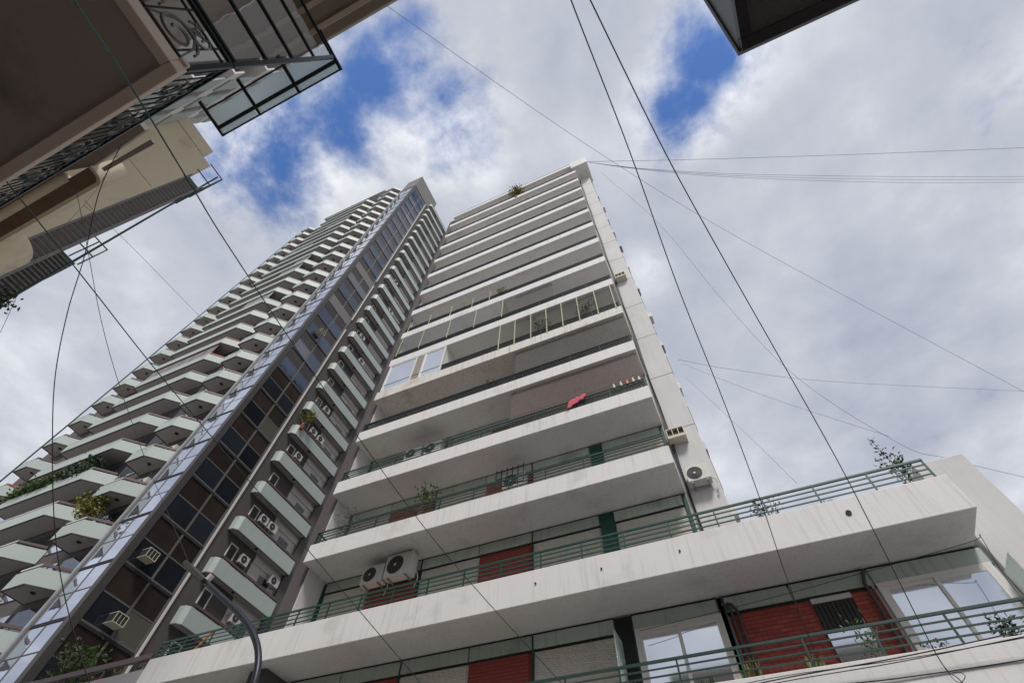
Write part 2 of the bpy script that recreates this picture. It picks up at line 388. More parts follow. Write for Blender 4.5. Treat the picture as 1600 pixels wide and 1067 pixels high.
def shutter(x0, x1, z0, z1, drop=1.0):
    mb = MB(); z = z1; zb = z1-(z1-z0)*drop
    while z > zb+.02:
        mb.add([(x0, YB-.006, z), (x1, YB-.006, z), (x1, YB-.028, z-.042), (x0, YB-.028, z-.042), (x0, YB-.006, z-.05), (x1, YB-.006, z-.05)], [(0, 3, 2, 1), (3, 4, 5, 2)])
        z -= .05
    bpart(mb, 'roller_shutter', SHUT)
    if drop < 1: bpart(MB().box(x0, x1, YB-.012, YB-.002, z0, zb), 'window_glass', DARKPANE)
def sliding(x0, x1, z0, z1, depth=.07):
    w = bpart(MB().box(x0, x1, YB-.004, YB-.002, z0, z1), 'window', BLACK)
    f = MB(); t = .085
    f.box(x0, x0+t, YB-depth, YB-.004, z0, z1); f.box(x1-t, x1, YB-depth, YB-.004, z0, z1); f.box(x0+t, x1-t, YB-depth, YB-.004, z1-t, z1); f.box(x0+t, x1-t, YB-depth, YB-.004, z0, z0+t)
    bpart(f, 'outer_frame', UPVC, .006, w)
    xm = (x0+x1)/2
    for i, (a, c) in enumerate(((x0+t+.002, xm+.03), (xm-.03, x1-t-.002))):
        d = .03+.028*i; s = MB(); q = .07
        s.box(a, a+q, YB-d-.02, YB-d+.004, z0+t+.002, z1-t-.002); s.box(c-q, c, YB-d-.02, YB-d+.004, z0+t+.002, z1-t-.002)
        s.box(a+q, c-q, YB-d-.02, YB-d+.004, z1-t-q, z1-t-.002); s.box(a+q, c-q, YB-d-.02, YB-d+.004, z0+t+.002, z0+t+q)
        bpart(s, 'sash', UPVC, .005, w)
        bpart(MB().box(a+q, c-q, YB-d-.009, YB-d-.003, z0+t+q, z1-t-q), 'pane', PANE, 0, w)
def frieze(x0, x1, z1, h=.37):
    bpart(MB().box(x0+.02, x1-.02, YB-.05, YB-.001, z1-h, z1-.05), 'frieze_panel', FRIEZE, .006)
    bpart(MB().box(x0, x1, YB-.03, YB-.0005, z1-.049, z1-.001), 'shadow_gap', BLACK)
    bpart(MB().box(x0, x1, YB-.02, YB-.0004, z1-h-.06, z1-h-.001), 'shutter_slot', BLACK)
def post(x0, x1, z0, z1, m): bpart(MB().box(x0+.012, x1-.012, YB-.075, YB-.001, z0, z1-.05), 'pilaster', m, .006)
bays = [(-12.5, -12.4, 'post'), (-12.4, -10.6, 'shut'), (-10.6, -8.66, 'brick'), (-8.66, -6.62, 'shut'), (-6.62, -4.85, 'brick'), (-4.85, -2.75, 'shut'), (-2.75, -2.33, 'pil'), (-2.33, -.34, 'shut'), (-.34, -.22, 'post')]
for lv, (z0, z1) in enumerate(((Z(4.25), Z(6.42)), (Z(6.62), SZ[0]), (SZ[0]+.2, SZ[1]), (SZ[1]+.2, SZ[2]), (SZ[2]+.2, SZ[3]))):
    zf = z1-.43
    for (x0, x1, kd) in bays:
        if lv == 0 and x0 < -12.45: continue
        if kd not in ('post', 'pil'): frieze(x0, x1, z1)
        if kd == 'post': post(x0, x1, z0, z1, GREEN)
        elif kd == 'pil': post(x0, x1, z0, z1, GREEN if lv else BLACK)
        elif kd == 'brick': bricks(x0+.02, x1-.02, max(z0, zf-1.9), zf, False)
        elif lv == 0 and x0 == -2.33: sliding(x0+.03, x1+.02, Z(3.7), zf+.06)
        else: shutter(x0+.04, x1-.04, z0, zf, {1: .55, 2: .5, 3: .7, 4: .8}.get(lv, 1.0) if x0 > -5 else .9)
        if kd == 'shut': bpart(MB().box(x0-.02, x0+.02, YB-.06, YB-.0003, z0, z1-.05), 'bay_divider', DGREEN)
z1 = Z(6.42); zf = z1-.43
frieze(-.2, 1.2, z1); frieze(1.2, 2.72, z1); frieze(2.78, 4.9, z1)
post(-.34, -.2, Z(4.25), z1, DGREEN)
bricks(-.18, 1.5, Z(4.3), zf, True); bricks(2.28, 2.74, Z(4.3), zf, True); bricks(1.52, 2.26, Z(4.3), Z(4.45), False)
sliding(2.80, 4.86, Z(3.7), zf+.06)
sw = bpart(MB().box(1.5, 2.28, YB-.02, YB-.003, Z(4.45), zf), 'window', BLACK)
bpart(MB().box(1.5, 2.28, YB-.05, YB-.021, zf-.1, zf), 'lintel', WALLW, 0, sw)
for i in range(9): bpart(MB().box(1.52+i*.083, 1.575+i*.083, YB-.035, YB-.021, zf-.62, zf-.11), 'shutter_blade', ACD, 0, sw)
bpart(MB().box(1.51, 2.27, YB-.045, YB-.021, Z(4.45), zf-.66), 'pane', PANE, 0, sw)
for x in (-.1, .02): bpart(MB().tube([(x, YB-.1, Z(3.6)), (x, YB-.1, zf+.05), (x-.06, YB-.1, zf+.17), (x-.16, YB-.1, zf+.22)], .03, 8), 'drain_pipe', mat('pipe_dark', (.06, .055, .055), .5))
bpart(MB().tube([(2.62, YB-.1, Z(3.6)), (2.62, YB-.1, zf+.1), (2.74, YB-.1, z1-.06)], .035, 8), 'drain_pipe', mat('pipe_dark', (.06, .055, .055), .5))
# upright glass wind breaks on the lower balcony
for x in (-2.62, 4.93): bpart(MB().box(x-.01, x+.01, YB-.75, YB-.1, Z(4.26), Z(5.80)), 'wind_break', FROST, 0, lower)
# corner cable bundle
for i in range(3):
    pts = [(XR+.06+.03*i+.02*math.sin(j*1.7+i), YB-.06-.02*i, Z(7.0)+j*1.5) for j in range(26)]
    bpart(MB().tube(pts, .017, 5), 'cable', WIREK if i else WIREL)
# windows air boxes seen in profile on the far edge of the pier
for k in range(12):
    z = Z(8.4+2.80*k+random.uniform(-.2, .3)); y = YB+.5+random.uniform(0, .3)
    bpart(MB().box(.752, .86+random.uniform(-.04, .08), YB+.35, YB+.8, z, z+.32), 'window_box', METAL if k % 2 else ACW)
    bpart(MB().box(.752, .79, YB+.3, YB+1.0, z+.95, z+2.0), 'side_window_frame', CONC)

# ------------------------------------------------------------------ air conditioners
def fan_disc(mb, c, r, axis, n=20):
    """flat disc facing -axis"""
    c = Vector(c); b = len(mb.v); a = Vector((1, 0, 0)) if axis == 'y' else Vector((0, 1, 0)); w = Vector((0, 0, 1))
    mb.v += [tuple(c+a*math.cos(2*math.pi*i/n)*r+w*math.sin(2*math.pi*i/n)*r) for i in range(n)]
    mb.f.append(tuple(range(b, b+n))); return mb
def ring(mb, c, r, t, axis, n=20):
    c = Vector(c); a = Vector((1, 0, 0)) if axis == 'y' else Vector((0, 1, 0)); w = Vector((0, 0, 1))
    return mb.tube([c+a*math.cos(2*math.pi*i/n)*r+w*math.sin(2*math.pi*i/n)*r for i in range(n+1)], t, 4)
def condenser(label, x, y, z, w, h, d, axis='y', group='outdoor air conditioner units'):
    """front face towards -y (axis y) or +x (axis x); x,y,z = centre of the back at the bottom"""
    t = thing('air_conditioner', label, 'air conditioner', (x, y, z), group)
    sx = lambda a, b, c: (a, b, c) if axis == 'y' else (-b, a, c)
    def bx(mb, a0, a1, b0, b1, c0, c1):
        p, q = sx(a0, b0, c0), sx(a1, b1, c1); return mb.box(p[0], q[0], p[1], q[1], c0, c1)
    link('case', bx(MB(), -w/2, w/2, -d, 0, 0, h).mesh('case'), ACW, t, (0, 0, 0), .015)
    cx = -w*.12; r = min(w, h)*.40
    link('fan_opening', fan_disc(MB(), sx(cx, -d-.004, h/2), r, axis).mesh('fan_opening'), ACD, t)
    gr = MB()
    for q in (1, .8, .6, .4, .2): ring(gr, sx(cx, -d-.01, h/2), r*q, .004, axis)
    gg = link('fan_grille', gr.mesh('fan_grille'), mat('grille_grey', (.12, .12, .12), .5), t)
    link('hub', fan_disc(MB(), sx(cx, -d-.016, h/2), r*.16, axis).mesh('hub'), ACW, gg)
    for s in (-1, 1): link('bracket', bx(MB(), s*w*.33-.02, s*w*.33+.02, -d*.95, .05, -.045, -.002).mesh('bracket'), METAL, t)
    link('hose', MB().tube(smooth([sx(w*.5, -d*.3, h*.2), sx(w*.62, -d*.3, h*.12), sx(w*.66, -d*.2, -.08), sx(w*.6, -.05, -.25), sx(w*.5, .03, -.3)], 4), .016, 6).mesh('hose'), ACW, t)
    link('side_seam', bx(MB(), w*.30, w*.306, -d-.003, -d+.002, .02, h-.02).mesh('side_seam'), METAL, t)
    return t
condenser('smaller left condenser of the pair above the terrace, under the lowest tower balcony', -10.08, 11.4, Z(8.58), .80, .58, .30)
condenser('larger right condenser of the pair above the terrace, under the lowest tower balcony', -9.12, 11.4, Z(8.60), .96, .74, .34)
condenser('left one of two condensers behind the third railing up, left end', -9.85, 11.4, SZ[1]+1.55, .78, .56, .30)
condenser('right one of two condensers behind the third railing up, left end', -8.95, 11.4, SZ[1]+1.50, .80, .60, .30)
condenser('white condenser on brackets on the side pier just above the terrace railing', .28, YB-.10, Z(9.42), .62, .52, .28)
condenser('white condenser tucked under the terrace at the bottom left behind the street lamp', -13.2, 11.5, Z(5.7), .8, .58, .3)
condenser('white condenser behind the barred grille on the second tower balcony', -5.35, 11.5, SZ[0]+1.5, .8, .6, .3)
gl = thing('window_grille', 'black barred grille in front of condenser on second tower balcony', 'grille', (-5.4, 11.0, SZ[0]+1.35))
for i in range(6): MB().box(-.5+i*.2, -.478+i*.2, -.011, .011, 0, .85).build('grille_bar', BLACK, gl)
for i in range(3): MB().box(-.5, .522, -.016, .006, .1+i*.32, .122+i*.32).build('cross_bar', BLACK, gl)
def window_ac(label, x, z, w=.55, h=.40):
    t = thing('window_air_conditioner', label, 'air conditioner', (x, YB-.021, z), 'boxy units through the side pier')
    link('case', MB().box(-w/2, w/2, -.34, 0, 0, h*.25).box(-w/2, -w/2+.03, -.34, 0, h*.25, h).box(w/2-.03, w/2, -.34, 0, h*.25, h).box(-w/2+.03, w/2-.03, -.34, 0, h-.03, h).mesh('case'), CREAM, t)
    MB().box(-w/2+.03, w/2-.03, -.25, -.01, h*.25, h-.03).build('core', mat('rusty_core', (.13, .08, .05), .8, .4, 20), t)
    for i in (-.09, .09): MB().box(i-.012, i+.012, -.335, -.31, h*.25, h-.03).build('divider', CREAM, t)
window_ac('cream boxy window unit low on the side pier with open divided front', .10, Z(11.2))
window_ac('grey boxy window unit higher up on the side pier', .22, Z(23.0))

# ------------------------------------------------------------------ things on the balconies
def net(label, x0, x1, z0, z1, m, name='balcony_net', sag=.05):
    mb = MB(); nx, nz_ = 16, 6
    for j in range(nz_+1):
        for i in range(nx+1):
            a = math.sin(math.pi*i/nx)*math.sin(math.pi*j/nz_); mb.v.append((x0+(x1-x0)*i/nx, D+.13+.03*a*sag/.05+random.uniform(-.006, .006), z0+(z1-z0)*j/nz_))
    for j in range(nz_):
        for i in range(nx): a = j*(nx+1)+i; mb.f.append((a, a+1, a+nx+2, a+nx+1))
    mb.smooth = True; o = mb.build(name, m); setp(o, label, 'net', 'safety nets on the balconies'); return o
net('brown safety net over right half of the balcony with the pink cloth', -5.25, XR-.05, SZ[1]+.58, SZ[2]-.01, NETB)
net('grey safety net over right half of the balcony above the pink cloth', -5.15, XR-.05, SZ[2]+.58, SZ[3]-.01, NETG)
net('small pale net panel at the middle of the balcony, third above the pink cloth', -5.3, -3.2, SZ[4]+1.0, SZ[5]-.01, NETG)
net('dark net screening the balcony with the yellow posts and climbing plants', -5.3, XR-.05, SZ[3]+1.0, SZ[4]-.01, screen_mat('green_net', (.10, .10, .085), .72, 9.0))
pf = thing('post_screen', 'pale yellow posts standing on the rust-streaked balcony with climbing plants', 'screen', (-3, D, SZ[3]+.6))
for x in (-6.0, -5.2, -4.38, -3.6, -2.83, -2.05, -1.2, -.42):
    MB().box(x+3-.02, x+3+.02, .0, .04, -.1, 2.18).build('post', POSTY, pf)
pf2 = thing('post_screen', 'pale posts and smoked glass panels closing the left half of one balcony', 'screen', (-9, D, SZ[4]+.6))
xs = (-12.3, -10.9, -9.2, -7.6, -6.0)
for x in xs: MB().box(x+9-.018, x+9+.018, .0, .036, .3, 2.19).build('post', POSTY, pf2)
for a, c in zip(xs[:-1], xs[1:]): MB().box(a+9.02, c+8.98, .012, .02, .46, 2.19).build('glass_panel', GLASSD, pf2)
MB().box(3.0, 3.03, .02, 1.2, .46, 2.19).build('glass_panel', GLASSD, pf2)
pf3 = thing('post_screen', 'thin wire screen on short posts along the left half of an upper balcony', 'screen', (-9, D, SZ[5]+.6))
for x in (-12.2, -10.8, -9.4, -8.0, -6.9): MB().box(x+9-.015, x+9+.015, .0, .03, 0, 1.15).build('post', POSTY, pf3)
MB().tube([(-3.2, .015, 1.13), (2.1, .015, 1.15)], .012).build('wire_rail', POSTY, pf3)
en = thing('glazed_enclosure', 'white framed glass enclosure closing the left end of a middle balcony', 'enclosure', (-10.7, D, SZ[3]+.62))
for x in (-12.3, -10.72, -10.2, -9.05): MB().box(x+10.7-.04, x+10.7+.04, .0, .08, 0, 2.15).build('upright', UPVC, en)
for z in (0.0, 2.08): MB().box(-1.56, 1.61, .01, .07, z, z+.07).build('rail', UPVC, en)
MB().box(-1.56, -.06, .03, .042, .07, 2.08).build('pane', PANE, en); MB().box(.54, 1.61, .03, .042, .07, 2.08).build('pane', PANE, en)
MB().box(.02, .46, .03, .06, .07, 2.08).build('infill_panel', mat('enclosure_panel', (.30, .26, .22), .7), en)
MB().box(1.62, 1.66, .081, 1.2, 0, 2.15).build('side_panel', UPVC, en)
cl = MB(); random.seed(3)
nx, nz_ = 14, 8
for j in range(nz_+1):
    for i in range(nx+1):
        s = j/nz_; x = -2.92+.62*i/nx-.10*s*(1-i/nx); dy = -.06 if j > 1 else .04*(1-j)
        cl.v.append((x, D+.02+dy+.025*math.sin(i*1.4+j*.5), SZ[1]+1.10+.10*i/nx-s*(.52-.30*i/nx)+.015*math.sin(i*2.1)))
for j in range(nz_):
    for i in range(nx): a = j*(nx+1)+i; cl.f.append((a, a+1, a+nx+2, a+nx+1))
cl.smooth = True; o = cl.build('towel', PINK); setp(o, 'crumpled pink cloth hung over a dark balcony railing', 'cloth')
o.modifiers.new('t', 'SOLIDIFY').thickness = .012
def jar(label, x, m, h, lid):
    t = thing('bottle', label, 'bottle', (x, D+.06, SZ[1]+1.085), 'bottles lined up on the railing')
    mb = MB(); prof = [(-.05, .045), (.0, .05), (h*.50, .052), (h*.62, .04), (h*.66, .026), (h*.74, .026)]
    for z, r in prof: mb.v += [(math.cos(a*math.pi/5)*r, math.sin(a*math.pi/5)*r, z) for a in range(10)]
    for i in range(len(prof)-1): mb.f += [(i*10+k, i*10+(k+1) % 10, (i+1)*10+(k+1) % 10, (i+1)*10+k) for k in range(10)]
    mb.smooth = True; mb.build('body', m, t); MB().tube([(0, 0, h*.74), (0, 0, h*.74+.035)], .03, 8).build('cap', lid, t)
Wh = mat('white_plastic', (.5, .48, .45), .5)
jar('leftmost pale bottle on the railing right of pink cloth', -1.30, Wh, .2, Wh); jar('second bottle from left on the railing, pale', -1.05, Wh, .22, METAL)
jar('orange bottle among the pale ones on the railing', -.83, ORANGE, .22, ORANGE); jar('pale bottle just right of the orange one', -.62, Wh, .24, Wh); jar('rightmost pale bottle on the railing beside the pier', -.42, Wh, .2, METAL)

def plant(label, base, h, rad, n, leaf, cat='plant', m=0, stems=3, lean=(0, 0), pot=None, name='potted_plant', up=.6, barkm=None, flowers=0):
    t = thing(name, label, cat, base); st = MB(); lf = MB(); fl = MB()
    for s in range(stems):
        a = random.random()*6.28; q = random.uniform(.25, .9); tip = Vector((lean[0]*h+math.cos(a)*rad*q, lean[1]*h+math.sin(a)*rad*q*.7, h*random.uniform(.7, 1)))
        mid = tip*.5+Vector((random.uniform(-.1, .1)*rad, random.uniform(-.1, .1)*rad, h*.06))
        pts = [Vector((math.cos(a)*.02, math.sin(a)*.02, 0)), mid*.55, mid, (mid+tip)/2, tip]; st.tube(pts, .012*max(h, .5), 5, .004)
        for i in range(n//stems):
            f = random.uniform(.35, 1.05); k = min(int(f*4), 3); p = pts[k].lerp(pts[k+1], f*4-k) if f < 1 else tip
            dv = Vector((random.gauss(0, 1), random.gauss(0, 1), random.gauss(up, .7)))
            p = p+Vector((random.gauss(0, .22)*rad, random.gauss(0, .2)*rad, random.gauss(0, .12)*rad*1.2))
            lf.leaf(p, dv, leaf*random.uniform(.6, 1.3), leaf*.45)
        if flowers:
            for i in range(flowers if s == 0 else 0):
                p = tip+Vector((random.gauss(0, .3)*rad, random.gauss(0, .3)*rad, random.gauss(0, .1)))
                for j in range(7): fl.leaf(p, (random.gauss(0, 1), random.gauss(0, 1), random.gauss(0, 1)), leaf*.7, leaf*.6)
    st.build('stem', barkm or BARK, t); lf.build('foliage', LEAF[m], t)
    if flowers: fl.build('blossom', REDP, t)
    if pot:
        mb = MB(); pr = [(-pot, pot*.36), (-.02, pot*.5), (0, pot*.54), (.02, pot*.5)]
        for z, r in pr: mb.v += [(math.cos(a*math.pi/6)*r, math.sin(a*math.pi/6)*r, z) for a in range(12)]
        for i in range(3): mb.f += [(i*12+k, i*12+(k+1) % 12, (i+1)*12+(k+1) % 12, (i+1)*12+k) for k in range(12)]
        mb.f.append(tuple(range(36, 48))); mb.f.append(tuple(range(12))[::-1]); mb.build('pot', TERRA, t)
    return t
YP = D+.35
plant('tall leggy plant with pale stems rising over the second railing up', (-8.55, YP, SZ[0]+.65), 1.65, .55, 260, .13, m=1, stems=5, pot=.35)
plant('bare twiggy shrub at the left end of the second tower balcony', (-11.75, YP+.2, SZ[0]+.65), 1.5, .5, 90, .09, m=3, stems=9, pot=.35)
plant('slim plant on the terrace corner at far right of railing, rising above it', (4.35, YP, Z(7.0)), 1.7, .30, 190, .10, m=3, stems=4, pot=.35)
plant('low sparse plant behind the terrace railing beside the pier condenser', (1.35, YP, Z(7.0)), .95, .5, 150, .09, m=3, stems=7, pot=.3)
plant('small leafy plant by the terrace railing, middle of its right end', (2.6, YP, Z(7.0)), .45, .3, 80, .08, m=3, stems=4, pot=.3)
plant('climbing vine on the yellow posts, left one', (-3.75, D+.25, SZ[3]+.5), 1.7, .65, 420, .11, m=3, stems=6, pot=.3)
plant('climbing vine on the yellow posts, right one near the pier', (-1.85, D+.25, SZ[3]+.9), 1.25, .6, 300, .11, m=0, stems=5, pot=.3)
plant('red flowering plant behind the fourth railing up', (-7.55, YP, SZ[2]+.65), .75, .4, 60, .09, m=1, stems=5, pot=.3, flowers=9)
plant('bright green twin shrubs behind the fourth railing up', (-6.3, YP, SZ[2]+.65), .85, .42, 260, .11, m=2, stems=4, pot=.3)
plant('yellow green plant at the middle of an upper railing with wire screen', (-6.2, D+.2, SZ[5]+.7), 1.0, .5, 220, .12, m=2, stems=5, pot=.3)
plant('small yellowish plant on the wire screen railing', (-8.4, D+.15, SZ[5]+.75), .5, .4, 110, .11, m=2, stems=4, pot=.25)
plant('bushy yellow green plant spilling over the topmost balcony', (-5.8, D+.1, SZ[12]+.6), 1.5, .95, 700, .20, m=2, stems=9, pot=.4)
def spiky(label, x, h, n, m):
    t = thing('potted_plant', label, 'plant', (x, D+.32, Z(4.12)), 'spiky plants on the lowest balcony'); lf = MB()
    for i in range(n):
        a = random.random()*6.28; q = random.uniform(.05, .42); b0 = Vector((random.uniform(-.14, .14), random.uniform(-.08, .08), 0)); tip = b0+Vector((math.cos(a)*q*h, math.sin(a)*q*h*.6, h*random.uniform(.6, 1)))
        w = Vector((-math.sin(a), math.cos(a), 0))*.022; mid = b0.lerp(tip, .5)+Vector((0, 0, .05))
        lf.add([b0-w, b0+w, mid+w, tip, mid-w], [(0, 1, 2, 3, 4)])
    lf.build('blades', m, t); MB().box(-.24, .24, -.11, .11, -.3, 0).build('planter', TERRA, t)
SN = mat('striped_blade', (.20, .20, .06), .5, .5, 14)
spiky('yellow green spiky plant before brick wall beside the left sliding door', -.10, .62, 26, SN); spiky('yellow green spiky plant before brick wall below the small dark window', .98, .55, 22, SN)
spiky('small dull green spiky plant in front of left sliding door', -.95, .40, 18, LEAF[3])
plant('flowering shrub between small dark window and right sliding door', (2.0, YP, Z(4.12)), 1.0, .38, 90, .09, m=0, stems=5, pot=.3, flowers=1)
plant('red rose bush in front of the right sliding door', (3.95, YP, Z(4.12)), .62, .35, 130, .10, m=3, stems=5, pot=.3, flowers=1)
plant('low red flowered plant at the foot of the right sliding door', (2.95, YP, Z(4.12)), .35, .25, 50, .08, m=0, stems=4, pot=.25, flowers=1)

# ------------------------------------------------------------------ tall tower behind (T)
TB = Vector((-40, 11.65, 0))
T = thing('residential_tower', 'very tall grey tower with pale green angular balconies and a mirrored glass corner shaft', 'building', TB)
def tpart(mb, name, m, parent=None, dz=0):
    me = mb.mesh(name); me.transform(Matrix.Translation(-TB)); return link(name, me, m, parent or T, (0, 0, dz))
Z0 = 15.45
KS = range(-5, 26)
tpart(MB().box(-53.2, -29.32, 11.72, 32, 0, Z(85.3)), 'front_body', TDARK)
tpart(MB().box(-29.318, -26.52, 11.54, 32, 0, Z(84.4)), 'shaft_body', TFRAME)
tpart(MB().box(-26.519, -26.49, 15.16, 18.35, 0, Z(86.6)), 'side_wall', TDARK)
tpart(MB().box(-26.519, -26.60, 18.352, 32, 0, Z(86.6)), 'side_wall_recess', TBEIGE)
tpart(MB().box(-26.3, -26.48, 20.9, 24, 0, Z(86.6)), 'side_end_wall', TDARK)
rb = tpart(MB().prism([(-29.4, 11.46), (-26.42, 11.46), (-26.42, 16.9), (-29.4, 16.9)], Z(84.45), Z(90.6)), 'roof_block', CONC)
tpart(MB().box(-26.6, -34, 16.9, 26, Z(86.62), Z(88.0)), 'roof_parapet', TPAR)
tpart(MB().box(-46.5, -33.2, 10.5, 12.0, Z(87.9), Z(88.4)), 'roof_beam', TPAR)
tpart(MB().box(-46.5, -45.6, 11.0, 12.0, Z(85.3), Z(87.9)), 'roof_pillar', TPAR); tpart(MB().box(-34.2, -33.2, 11.0, 12.0, Z(85.3), Z(87.9)), 'roof_pillar', TPAR)
# angular balconies on the street front
kinds = {'a': [(-29.45, 11.70), (-30.65, 10.5), (-32.3, 10.5), (-32.3, 11.70)],
         'b': [(-35.1, 11.70), (-36.3, 10.5), (-45.0, 10.5), (-45.0, 11.70)],
         'c': [(-47.8, 11.70), (-49.0, 10.5), (-50.6, 10.5), (-50.6, 11.70)]}
proto = {}
def offs(mb): me = mb.mesh('m'); me.transform(Matrix.Translation(-TB)); return me
for kk, pl in kinds.items():
    q = pl[:]
    ins = [(q[0][0]-.05, q[0][1]-.02), (q[1][0]-.02, q[1][1]+.05), (q[2][0]+.05, q[2][1]+.05), (q[3][0]+.05, q[3][1]-.02)]
    cen = ((q[0][0]+q[2][0])/2, 11.15)
    rl = MB()
    bx0, bx1 = q[2][0], q[1][0]
    rl.box(bx0, bx1, 10.49, 10.60, 1.02, 1.10)
    rc = MB().wall([q[1], (q[0][0]-.12, q[0][1]-.10)], .07, .99, 1.13)
    for s in (.15, .5, .85):
        x, y = q[1][0]+(q[0][0]-q[1][0])*s, q[1][1]+(q[0][1]-q[1][1])*s; rc.box(x-.05, x-.01, y+.02, y+.06, .8, 1.0)
    dl = MB().tube([(cen[0], cen[1], -.03), (cen[0], cen[1], .02)], .13, 12)
    proto[kk] = dict(slab=offs(MB().prism(ins, .0, .16)), parapet=offs(MB().wall([q[0], q[1], q[2], q[3]], .045, .03, .86)), trim=offs(MB().wall([q[0], q[1], q[2], q[3]], .06, -.01, .029)),
                     rail=offs(rl), rc=offs(rc), light=offs(dl))
for k in KS:
    z = Z(Z0+2.8*k)
    for kk, p in proto.items():
        b = link('balcony', p['slab'], TSOFF, T, (0, 0, z))
        link('parapet', p['parapet'], TPAR, b); link('edge_trim', p['trim'], TTRIM, b)
        link('front_rail', p['rail'], TRAILW, b)  # white colour stands in for light on the front stretch of rail
        redr = (kk == 'c' and k in (2, 3)) or (kk == 'b' and k in (7, 8))
        if redr:
            me = p['rc'].copy(); me.materials.clear(); link('handrail', me, mat('rust_red_rail', (.30, .07, .045), .6), b)
        else: link('handrail', p['rc'], TRAIL, b)
        if kk != 'b': link('downlight', p['light'], BLACK, b)
    if k == KS[0]:
        wm = offs(MB().box(-34.9, -32.5, 11.66, 11.715, .5, 2.3)); wd = offs(MB().box(-32.1, -29.6, 11.68, 11.717, .17, 2.35)); wl = offs(MB().box(-44.8, -35.3, 11.68, 11.717, .17, 2.35)); wf = offs(MB().box(-47.6, -45.3, 11.66, 11.715, .5, 2.3))
        pil = offs(MB().box(-33.9, -33.6, 11.5, 11.659, -.6, 2.2))
    link('window', wm, TGLASS_F, T, (0, 0, z)); link('balcony_door', wd, TGLASS_S, T, (0, 0, z)); link('balcony_door', wl, TGLASS_S, T, (0, 0, z)); link('window', wf, TGLASS_F, T, (0, 0, z))
EN_G = mat('enclosure_grey', (.20, .195, .185), .35, .15, 1, rnd=.3)
REDF = mat('rust_red_frame', (.22, .06, .045), .6)
for k, x0, x1, m_f in ((7, -44.9, -36.4, REDF), (14, -39.5, -36.4, TRAILW), (15, -38.5, -36.4, TRAILW), (11, -40.0, -36.4, TRAILW), (18, -44.9, -40, TRAILW), (21, -41, -36.4, TRAIL)):
    z = Z(Z0+2.8*k); fm = MB(); n = max(2, int((x1-x0)/1.4))
    for i in range(n+1): x = x0+(x1-x0)*i/n; fm.box(x-.03, x+.03, 10.53, 10.59, 1.1, 2.79)
    fm.box(x0, x1, 10.535, 10.585, 2.7, 2.78)
    e = tpart(fm, 'balcony_enclosure', m_f, None, z); tpart(MB().box(x0+.03, x1-.03, 10.55, 10.565, 1.12, 2.69), 'glazing', EN_G, e)
for k, kk, c in ((5, 'a', ORANGE), (9, 'c', FROST), (16, 'a', CREAM), (4, 'c', mat('yellow_sheet', (.55, .42, .08), .7)), (12, 'a', SHUT)):
    z = Z(Z0+2.8*k); q = kinds[kk]; tpart(MB().box(q[2][0]+.1, q[2][0]+.9, 10.64, 10.66, .7, 1.25), 'hung_laundry', c, None, z)
# side balconies
sp = [(-26.5, 15.70), (-26.15, 15.76), (-25.95, 15.97), (-25.95, 20.95), (-26.5, 20.95)]
si = [(-26.5, 15.76), (-26.17, 15.82), (-26.01, 15.99), (-26.0, 20.9), (-26.5, 20.9)]
s_slab = offs(MB().prism(si, 0, .16)); s_par = offs(MB().wall(sp, .05, .0, .90)); s_trim = offs(MB().wall(sp, .065, -.06, -.001))
s_rail = offs(MB().box(-26.10, -25.98, 16.0, 20.95, 1.02, 1.15)); s_sp = offs(MB().box(-26.05, -25.99, 16.1, 16.16, .88, 1.02).box(-26.05, -25.99, 17.4, 17.46, .88, 1.02).box(-26.05, -25.99, 19.2, 19.26, .88, 1.02))
s_lt = offs(MB().tube([(-26.15, 17.9, -.05), (-26.15, 17.9, .01)], .09, 10)); s_win = offs(MB().box(-26.489, -26.44, 16.35, 16.42 , 1.2, 2.3).box(-26.489, -26.44, 16.93, 17.00 , 1.2, 2.3).box(-26.489, -26.44, 16.42, 16.93 , 2.23, 2.3).box(-26.489, -26.44, 16.42, 16.93 , 1.2, 1.27)); s_pane = offs(MB().box(-26.489, -26.462, 16.42, 16.93 , 1.27, 2.23))
s_door = offs(MB().box(-26.519, -26.5, 19.3, 20.2, .17, 1.95)); s_beam = offs(MB().box(-26.598, -26.44, 18.36, 20.88, 2.25, 2.62)); s_jn = offs(MB().box(-25.752, -25.748, 18.1, 18.12, .0, .98))
for k in KS:
    z = Z(Z0+2.8*k)
    b = link('side_balcony', s_slab, TSOFF, T, (0, 0, z)); link('parapet', s_par, TPAR, b); link('edge_trim', s_trim, TTRIM, b); link('handrail', s_rail, TRAIL, b); link('rail_support', s_sp, TRAIL, b); link('downlight', s_lt, BLACK, b)
    w = link('side_window', s_win, UPVC, T, (0, 0, z)); link('pane', s_pane, DARKPANE, w)
    link('side_door', s_door, DARKPANE, T, (0, 0, z)); link('beam', s_beam, TBEIGE, T, (0, 0, z))
